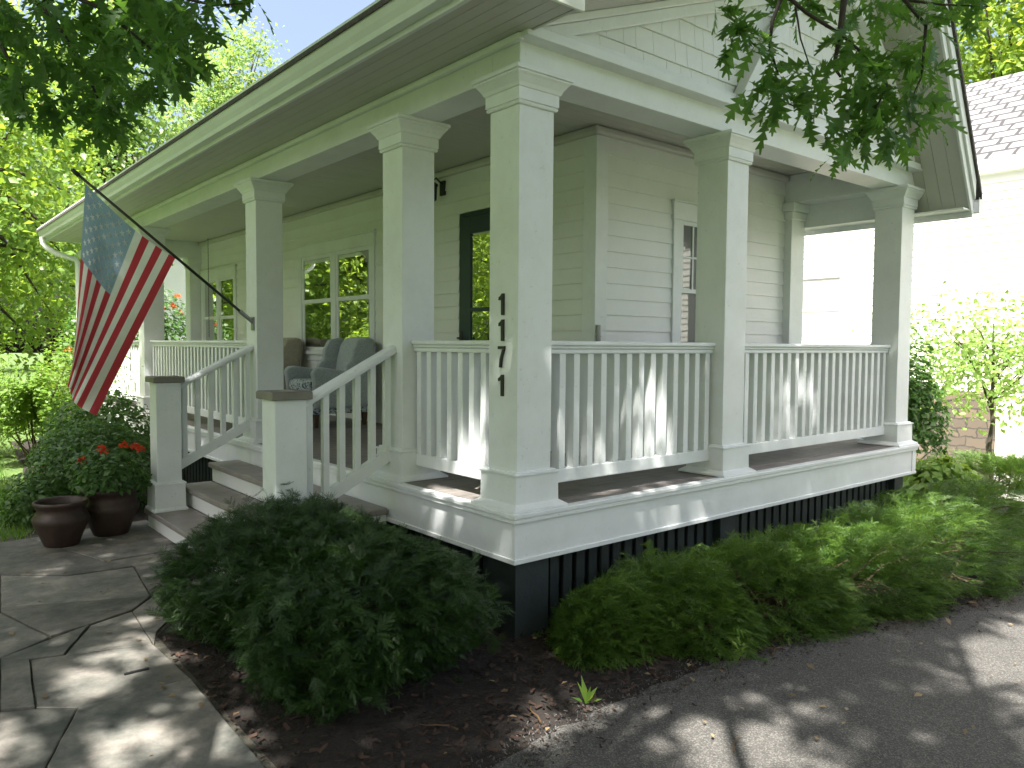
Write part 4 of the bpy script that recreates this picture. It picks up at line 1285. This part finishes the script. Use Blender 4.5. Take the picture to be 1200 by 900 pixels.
shrub('garden_shrub', 'broad sunlit shrub at the far left of the lawn', (-2.6, 12.0, G + 0.8), (1.2, 1.3, 1.3), 9000, 0.09, M['tree_a'], fill=0.5, amp=0.4)
tv = thing('trumpet_vine', (1.6, 14.2, G), 'bushy vine with orange flowers seen through the far porch end', 'shrub')
_, P = leafy('foliage', (1.6, 14.2, 0.65), (1.35, 1.0, 1.6), 7000, LEAF, 0.12, M['shrub'], tv, -0.8, fill=0.4, nstem=12, base=(1.6, 14.2, G), amp=0.3)
fp = P[RNG.choice(len(P), 260)]
near = fp[fp[:, 1] < 13.8][:34]
for q in near:
    d = sph(20, -0.5)
    scatter('flower_head', LEAF, q + d * 0.03 + np.array([0, -0.12, 0]), d + np.array([0, 0, 0.2]), d, 0.075 * np.ones(20), M['orange_petal'], tv)

# ================================================================== BACKGROUND TREES
TREES = [('broad sunlit maple just past the porch end', (-1.2, 17), 9, (-1.2, 17, 4.2), (3.2, 3.0, 4.4), 'tree_a'),
         ('tall sunlit tree at the left edge behind the flag', (-4.2, 15.5), 9, (-4.2, 15.5, 3.6), (2.8, 2.6, 4.2), 'tree_b'),
         ('slender pale tree rising above the gutter', (3.2, 24), 12, (3.2, 24, 8.0), (2.3, 2.3, 5.4), 'tree_c'),
         ('big leafy tree in the middle of the far garden', (-0.6, 27), 13, (-0.6, 27, 7.4), (3.6, 3.4, 6.6), 'tree_b'),
         ('dark green tree low behind the lime perennials', (-3.6, 22), 10, (-3.6, 22, 4.6), (3.4, 3.2, 4.6), 'tree_a'),
         ('far yellow green tree above the porch eave', (9.6, 31), 14, (9.6, 31, 10.5), (2.6, 2.6, 4.2), 'tree_c'),
         ('street tree mirrored in the left front window', (-8.0, 12.5), 10, (-8.0, 12.5, 4.2), (3.2, 3.2, 4.4), 'tree_b'),
         ('street tree mirrored in the right front window', (-7.6, 18.5), 10, (-7.6, 18.5, 4.4), (3.2, 3.2, 4.6), 'tree_b'),
         ('street tree across the front lawn', (-10.5, 8.5), 10, (-10.5, 8.5, 4.6), (3.2, 3.0, 4.8), 'tree_a'),
         ('round street tree beyond the front walk', (-13, 15), 10, (-13, 15, 4.6), (3.4, 3.4, 4.8), 'tree_b'),
         ('old leafy tree at the far end of the street', (-7.5, 27), 12, (-7.5, 27, 5.6), (4.0, 3.6, 5.6), 'tree_a')]
TREES += [('far tree closing the view left of the flag', (-12, 42), 13, (-12, 42, 6.0), (5.5, 4.5, 6.6), 'tree_a'),
          ('far tree closing the view behind the flag', (-4, 44), 14, (-4, 44, 6.5), (5.5, 4.5, 7.0), 'tree_b'),
          ('far tree closing the view behind the far porch end', (5, 46), 14, (5, 46, 6.5), (5.5, 4.5, 7.0), 'tree_a'),
          ('far tree beyond the distant pale house', (15, 48), 15, (15, 48, 7.0), (5.5, 4.5, 7.5), 'tree_b'),
          ('far tree at the outer left edge of the lawn', (-20, 36), 13, (-20, 36, 6.0), (5.5, 4.5, 6.6), 'tree_a')]
TREES += [('added unseen tree left of the viewer that blocks low sky light', (-11, -5.5), 11, (-11, -5.5, 5.4), (3.8, 3.6, 5.6), 'tree_a'),
          ('added unseen tree behind the viewer that blocks low sky light', (-5.5, -13), 12, (-5.5, -13, 6), (4.4, 4, 6), 'tree_a')]  # both trees added out of view to block low sky light
for lab, b, h, cc, cr, mk in TREES:
    tree('garden_tree', lab, b, h, cc, cr, 230, 60, 0.17 * max(1.0, cr[0] / 3.6), M[mk], 0.2, 'trees behind the garden')
tree('garden_tree', 'sunlit tree rising behind the neighbour roof', (25, 6), 13, (25, 6, 9.5), (4.5, 4.5, 5.5), 260, 60, 0.24, M['tree_b'], 0.25, 'trees behind the garden', z0=NG)

# ================================================================== OVERHEAD OAK
oak = thing('oak_tree', (-4.6, -5.4, G), 'big oak whose lobed leaves hang into the top corners of the view', 'tree')
om = MB()
OB = np.array([-4.6, -5.4, G - 0.1])
om.tube([OB, OB + [0.05, 0.05, 1.2], OB + [0.2, 0.25, 3.0], OB + [0.5, 0.6, 5.2], OB + [0.9, 1.1, 8.0]], [0.42, 0.33, 0.29, 0.24, 0.12], 14)
om.build('trunk', M['trunk'], oak, smooth=True)
# sun gaps: (point, radius)
GAPS = []
def gap(x, y, z, r): GAPS.append((np.array([x, y, z]), r * (0.7 if z == G and x < -1.0 else 1.0)))
for g_ in [(0.07, 0.31, 0.70, .01), (0.15, 0.62, 0.35, .09), (0.15, 0.82, 0.28, .07), (0.15, 0.42, 0.2, .05), (0.05, 0.8, 0.0, .06), (0.03, 0.5, -0.15, .07),
           (0.45, 0.16, 0.40, .05), (0.75, 0.16, 0.42, .06), (1.05, 0.16, 0.45, .05), (1.3, 0.16, 0.62, .07), (2.75, 0.16, 0.50, .08), (3.05, 0.16, 0.45, .10), (3.35, 0.16, 0.35, .06), (1.35, 0.0, -0.16, .10), (1.7, 0.0, -0.14, .06), (0.9, 0.1, 0.0, .08),
           (-1.95, 0.75, G, .17), (-1.80, 0.95, G, .15), (-1.62, 1.25, G, .10), (-1.50, 0.95, G, .12), (-1.75, 0.30, G, .14), (-1.55, -0.05, G, .26), (-2.0, 0.1, G, .16), (-2.3, 0.5, G, .22), (-1.2, 1.75, G, .10), (-1.65, 1.5, G, .07), (-1.32, 1.05, G, .08), (-1.25, 0.45, G, .07), (-1.1, 3.4, G, .06), (-1.8, 3.0, G, .07), (-1.3, 2.7, G, .05),
           (-0.2, -0.74, G, .13), (-0.55, -0.62, G, .07), (-0.5, -0.95, G, .10), (0.0, -1.42, G, .30), (0.25, -1.55, G, .14), (1.75, -1.75, G, .28), (2.1, -1.6, G, .16), (2.5, -1.75, G, .26), (0.35, -1.15, G, .05), (1.1, -1.45, G, .06), (0.75, -0.95, G, .06), (2.9, -1.55, G, .14), (1.3, -2.0, G, .15), (-0.3, 0.3, -0.1, .06), (-0.9, 0.3, 0.0, .06), (-0.5, 0.75, 0.0, .07), (-0.75, 1.1, 0, .06),
           (1.8, -0.6, -.2, .14), (2.3, -0.7, -.2, .28), (2.9, -0.9, -.2, .32), (3.3, -0.7, -.1, .36), (2.0, -0.9, -.3, .15), (3.9, -0.6, -.2, .4), (1.3, -0.5, -.3, .10)]:
    gap(*g_)
n = 56000
t = RNG.uniform(0, 2 * math.pi, n); rr = np.sqrt(RNG.random(n))
P = np.stack([-2.5 + 6.2 * rr * np.cos(t), -1.3 + 6.9 * rr * np.sin(t), RNG.uniform(5.0, 8.8, n)], 1)
P[:, 2] += 1.2 * (1 - rr ** 2)
keep = np.ones(n, bool)
for g_, r in GAPS:
    v = P - g_
    dist = np.linalg.norm(v - (v @ SUN)[:, None] * SUN, axis=1)
    keep &= dist > (r + 0.085)
# leave the view free of the high crown and the far sunlit lawn unshaded
v = P - CAM
dep = v @ _f
px = 600 + FPX * (v @ CR) / np.maximum(dep, 0.01); py = 450 - FPX * (v @ CU) / np.maximum(dep, 0.01)
keep &= ~((dep > 0.05) & (py > -60) & (px > -120) & (px < 1320))
P = P[keep]; n = len(P)
N = np.array([0, 0, 1.2]) + sph(n) * 0.7
scatter('crown', OAK, P, np.cross(N, sph(n)), N, 0.30 * RNG.uniform(0.7, 1.2, n), M['oak'], oak)
# limbs through the crown
lm = MB()
for k in range(16):
    a = 2 * math.pi * k / 16 + RNG.uniform(-0.2, 0.2)
    e = np.array([-2.4 + 5.0 * math.cos(a), -2.7 + 4.6 * math.sin(a), RNG.uniform(6, 8)])
    s0 = OB + np.array([0.35, 0.45, 4.2]) + np.array([0.02, 0.03, 0.25]) * k * 0.7
    lm.tube([s0, (s0 * 0.6 + e * 0.4) + [0, 0, 0.6], e], [0.06, 0.03, 0.008], 7)
# low branches that reach into the view
def spray(points, start, depth_j=0.0):
    """hanging shoots with terminal rosettes of lobed leaves"""
    PP, DD, NN, SS = [], [], [], []
    for (c, nl, sz) in points:
        c = np.array(c)
        ax = nrm((np.array([[0.0, 0.0, -0.5]]) + sph(1) * 0.55))[0]
        for k in range(nl):
            d = nrm((ax * 0.55 + sph(1)[0] * 0.9)[None])[0]
            if d @ ax < -0.35: d = -d
            p = c + ax * RNG.uniform(-0.09, 0.015) + RNG.normal(0, 0.012, 3)
            PP.append(p); DD.append(d + np.array([0, 0, -0.15])); NN.append(np.array([0, 0, 0.9]) + sph(1)[0] * 0.75 + np.cross(d, sph(1)[0]) * 0.3); SS.append(sz * RNG.uniform(0.65, 1.2))
    return np.array(PP), np.array(DD), np.array(NN), np.array(SS)
def at(u, v, dep): return CAM + pixel_ray(u, v) * dep
R_ = [(850, 8, 2.6), (868, 32, 2.55), (882, 62, 2.6), (905, 12, 2.7), (893, 48, 2.5), (862, 55, 2.6), (912, 95, 2.6), (900, 128, 2.55), (922, 118, 2.6), (935, 92, 2.65), (955, 105, 2.6), (893, 118, 2.6), (948, 128, 2.5),
      (985, 40, 2.7), (1000, 62, 2.6), (975, 70, 2.65), (1020, 80, 2.55), (1040, 55, 2.6), (1062, 72, 2.7), (1082, 62, 2.6), (1000, 100, 2.5), (1022, 110, 2.6), (1048, 104, 2.55), (1070, 110, 2.65), (1090, 128, 2.6), (1005, 128, 2.55), (1030, 140, 2.5), (1055, 138, 2.6), (1012, 160, 2.6), (990, 172, 2.55), (1040, 165, 2.6), (1062, 158, 2.6),
      (1000, 10, 2.8), (1030, 18, 2.7), (1060, 12, 2.8), (1090, 22, 2.7), (1115, 10, 2.75), (1145, 8, 2.8), (1160, 12, 2.75), (1085, 40, 2.7), (960, 8, 2.7), (930, 5, 2.7), (980, 185, 2.6), (1100, 92, 2.6), (1010, 145, 2.65), (1035, 125, 2.65)]
L_ = []
rg_ = np.random.default_rng(5)
for k in range(95):
    u = rg_.uniform(-15, 235); vmax = 128 - 0.0022 * (u - 70) ** 2 + rg_.uniform(-15, 20)
    L_.append((u, rg_.uniform(-10, max(8, vmax)), rg_.uniform(2.7, 4.0)))
L_ += [(250, 8, 2.9), (272, 3, 2.9), (292, 6, 2.8), (235, 20, 3.0), (110, 150, 3.1), (125, 142, 3.0), (145, 138, 3.1), (150, 120, 3.2), (55, 132, 3.0), (30, 128, 3.0), (95, 125, 3.0), (185, 92, 3.1), (205, 78, 3.0), (10, 118, 3.0), (135, 155, 3.1)]
for tagn, LST, nl, sz in (('r', R_, 9, 0.118), ('l', L_, 10, 0.122)):
    pts = [(at(u, v, dd), nl, sz) for u, v, dd in LST]
    PP, DD, NN, SS = spray(pts, None)
    scatter('leaf_spray', OAK, PP, DD, NN, SS, M['oak_near'], oak, np.clip(RNG.normal(0.5, 0.25, len(PP)), 0, 1))
# twigs: follow the shoots seen in the corners
def twig(px_, r0, r1):
    q = [at(u, v, dd) for u, v, dd in px_]
    n_ = len(q)
    lm.tube(q, [r0 + (r1 - r0) * k / (n_ - 1) for k in range(n_)], 6)
twig([(985, -180, 2.9), (995, -60, 2.75), (988, 10, 2.66), (982, 55, 2.6), (977, 78, 2.6), (985, 90, 2.58)], 0.016, 0.004)
twig([(985, -60, 2.75), (950, -30, 2.7), (918, -8, 2.6), (905, 25, 2.6), (902, 55, 2.6), (912, 88, 2.6)], 0.010, 0.0035)
twig([(918, -8, 2.6), (945, 15, 2.62), (985, 40, 2.66), (1020, 70, 2.6), (1040, 100, 2.58), (1020, 140, 2.56), (1000, 165, 2.56)], 0.008, 0.002)
twig([(932, 8, 2.6), (935, 25, 2.6), (938, 45, 2.6), (948, 75, 2.6)], 0.004, 0.002)
twig([(1040, -90, 2.85), (1060, 0, 2.75), (1085, 30, 2.7), (1080, 90, 2.62), (1062, 130, 2.6)], 0.010, 0.002)
twig([(1060, 0, 2.75), (1100, 5, 2.75), (1160, 8, 2.78)], 0.006, 0.002)
twig([(915, 118, 2.6), (935, 126, 2.6), (948, 131, 2.6), (950, 145, 2.6), (951, 158, 2.6)], 0.003, 0.0015)
twig([(-120, -140, 3.4), (0, -40, 3.2), (60, 20, 3.1), (100, 80, 3.1), (125, 140, 3.1)], 0.02, 0.003)
twig([(0, -40, 3.2), (120, 10, 3.1), (180, 60, 3.1), (205, 78, 3.0)], 0.012, 0.002)
twig([(60, -60, 3.2), (180, -10, 3.0), (250, 6, 2.9), (292, 4, 2.8)], 0.010, 0.002)
twig([(-60, 0, 3.3), (0, 50, 3.1), (25, 100, 3.0), (30, 128, 3.0)], 0.012, 0.002)
# carry the two low boughs back to the trunk, above the camera
J = OB + np.array([0.22, 0.27, 3.2])
lm.tube([J, J + [0.9, 1.4, 1.0], [-2.6, -2.3, 3.6], at(985, -600, 2.9), at(985, -180, 2.9)], [0.10, 0.07, 0.05, 0.03, 0.017], 8)
lm.tube([J + [0, 0, .2], J + [0.2, 2.0, 1.1], [-3.4, -1.6, 3.6], at(-60, -500, 3.4), at(-120, -140, 3.4)], [0.09, 0.07, 0.05, 0.03, 0.02], 8)
lm.tube([[-2.6, -2.3, 3.6], at(1150, -500, 2.9), at(1040, -90, 2.85)], [0.04, 0.025, 0.011], 7)
lm.build('branch', M['twig'], oak, smooth=True)

# ================================================================== GROUND DETAIL
def in_poly(P, poly):
    x, y = P[:, 0], P[:, 1]; ins = np.zeros(len(P), bool)
    j = len(poly) - 1
    for i in range(len(poly)):
        xi, yi = poly[i]; xj, yj = poly[j]
        c = ((yi > y) != (yj > y)) & (x < (xj - xi) * (y - yi) / (yj - yi + 1e-12) + xi)
        ins ^= c; j = i
    return ins
CHIP = ([(0, -0.2, 0), (1, -0.12, 0.05), (1, 0.15, 0.0), (0, 0.2, 0.08)], [(0, 1, 2, 3)])
n = 9000
P = np.stack([RNG.uniform(-1.5, 3.6, n), RNG.uniform(-1.35, 1.6, n), np.full(n, G + 0.012)], 1)
k_ = in_poly(P, [(-1.42, 1.35), (-1.43, 0.6), (-1.47, -0.3), (-1.5, -0.75), (-0.85, -0.80), (-0.4, -0.74), (0.14, -0.76), (0.92, -0.88), (1.65, -1.08), (2.1, -1.24), (3.0, -1.38), (3.6, -1.4), (3.6, 0.12), (0.1, 0.12), (0.1, 1.4)])
P = P[k_]; n = len(P); P[:, 2] += RNG.uniform(0, 0.012, n)
N = np.array([0, 0, 1.0]) + sph(n) * 0.5
o = scatter('mulch', CHIP, P, sph(n) * np.array([1, 1, 0.25]), N, 0.035 * RNG.uniform(0.4, 1.3, n), M['mulch']); o['kind'] = 'stuff'
# grass
BL = ([(0, -0.05, 0), (0, 0.05, 0), (0.55, 0.035, 0.05), (0.55, -0.035, 0.05), (1, 0, 0.22)], [(0, 1, 2, 3), (3, 2, 4)])
n = 26000
P = np.stack([RNG.uniform(-4.5, -0.9, n), RNG.uniform(4.1, 12.5, n), np.full(n, G)], 1)
edge = -1.62 + 0.06 * (P[:, 1] - 4.1)
P = P[P[:, 0] < edge + RNG.normal(0, 0.05, n)]; n = len(P)
D = np.array([0, 0, 1.0]) + sph(n) * 0.45
o = scatter('grass', BL, P, D, sph(n), 0.07 * RNG.uniform(0.6, 1.4, n), M['grassblade']); o['kind'] = 'stuff'
# scattered fallen leaves and bits on walk, bed and drive
n = 300
P = np.stack([RNG.uniform(-2.3, 3.0, n), RNG.uniform(-1.9, 3.5, n), np.full(n, G + 0.026)], 1)
P = P[(P[:, 1] < 0.0) | (P[:, 0] < -0.85)]; n = len(P)
N = np.array([0, 0, 1.0]) + sph(n) * 0.3
o = scatter('leaf_litter', LEAF, P, sph(n) * np.array([1, 1, 0.1]), N, 0.035 * RNG.uniform(0.5, 1.5, n), M['litter']); o['kind'] = 'stuff'
ed = [(-1.3, -1.02), (-0.85, -0.86), (-0.4, -0.79), (0.14, -0.78), (0.6, -0.80), (0.92, -0.84), (1.65, -1.00), (2.1, -1.14), (3.0, -1.28), (4.2, -1.46)]
q_ = []
for k in range(len(ed) - 1):
    a, b = np.array(ed[k]), np.array(ed[k + 1])
    m_ = int(np.linalg.norm(b - a) * 900)
    q_.append(a + (b - a) * RNG.random(m_)[:, None] + np.stack([np.zeros(m_), RNG.normal(-0.02, 0.07, m_)], 1))
q_ = np.concatenate(q_); n = len(q_)
P = np.stack([q_[:, 0], q_[:, 1], np.full(n, G + 0.014)], 1)
o = scatter('edge_grit', CHIP, P, sph(n), sph(n) + np.array([0, 0, 1.0]), 0.012 * RNG.uniform(0.4, 1.6, n), M['asphalt']); o['kind'] = 'stuff'
n = 500
q_ = q_[RNG.choice(len(q_), n)] + RNG.normal(0, 0.05, (n, 2)) * np.array([1, 1])
P = np.stack([q_[:, 0], q_[:, 1] - np.abs(RNG.normal(0, 0.06, n)), np.full(n, G + 0.018)], 1)
o = scatter('mulch', CHIP, P, sph(n) * np.array([1, 1, 0.2]), sph(n) * 0.4 + np.array([0, 0, 1.0]), 0.022 * RNG.uniform(0.4, 1.3, n), M['mulch']); o['kind'] = 'stuff'
# weed seedling at the edge of the drive
wd_ = thing('seedling', (-0.17, -0.70, G), 'small bright green weed sprouting at the driveway edge', 'weed')
n = 6
D = np.array([[-0.3, 0.1, 1.0], [0.5, -0.3, 0.8], [0.1, 0.3, 1.2], [0.7, -0.5, 0.25], [-0.5, 0.4, 0.35], [0.2, -0.2, 0.9]])
scatter('foliage', leaf_simple(0.13, 0.04), np.tile(np.array([[-0.17, -0.70, G + 0.01]]), (n, 1)), D, np.array([[0, -0.5, 1.0]] * n), np.array([.11, .09, .12, .08, .07, .08]), M['lime'], wd_)
for k, (x, y, a, L) in enumerate(((-0.02, -1.36, 0.5, 0.13), (-0.45, -0.72, 1.2, 0.16), (-0.75, -0.55, 2.2, 0.18), (0.95, -0.93, 0.3, 0.15))):
    m = MB(); m.tube([(x + L * s_ * math.cos(a) + 0.01 * math.sin(7 * s_), y + L * s_ * math.sin(a) + 0.012 * math.sin(5 * s_), G + 0.018 + 0.006 * math.sin(3 * s_)) for s_ in (0, .25, .5, .75, 1)], [0.004, 0.0035, 0.003, 0.0025, 0.001], 5)
    tag(m.build('twig', M['litter']), ['fallen twig on the sunlit patch of driveway', 'short twig at the edge of the mulch near the seedling', 'curved twig on the dark mulch before the yew bush', 'twig at the driveway edge under the low yews'][k], 'twig')
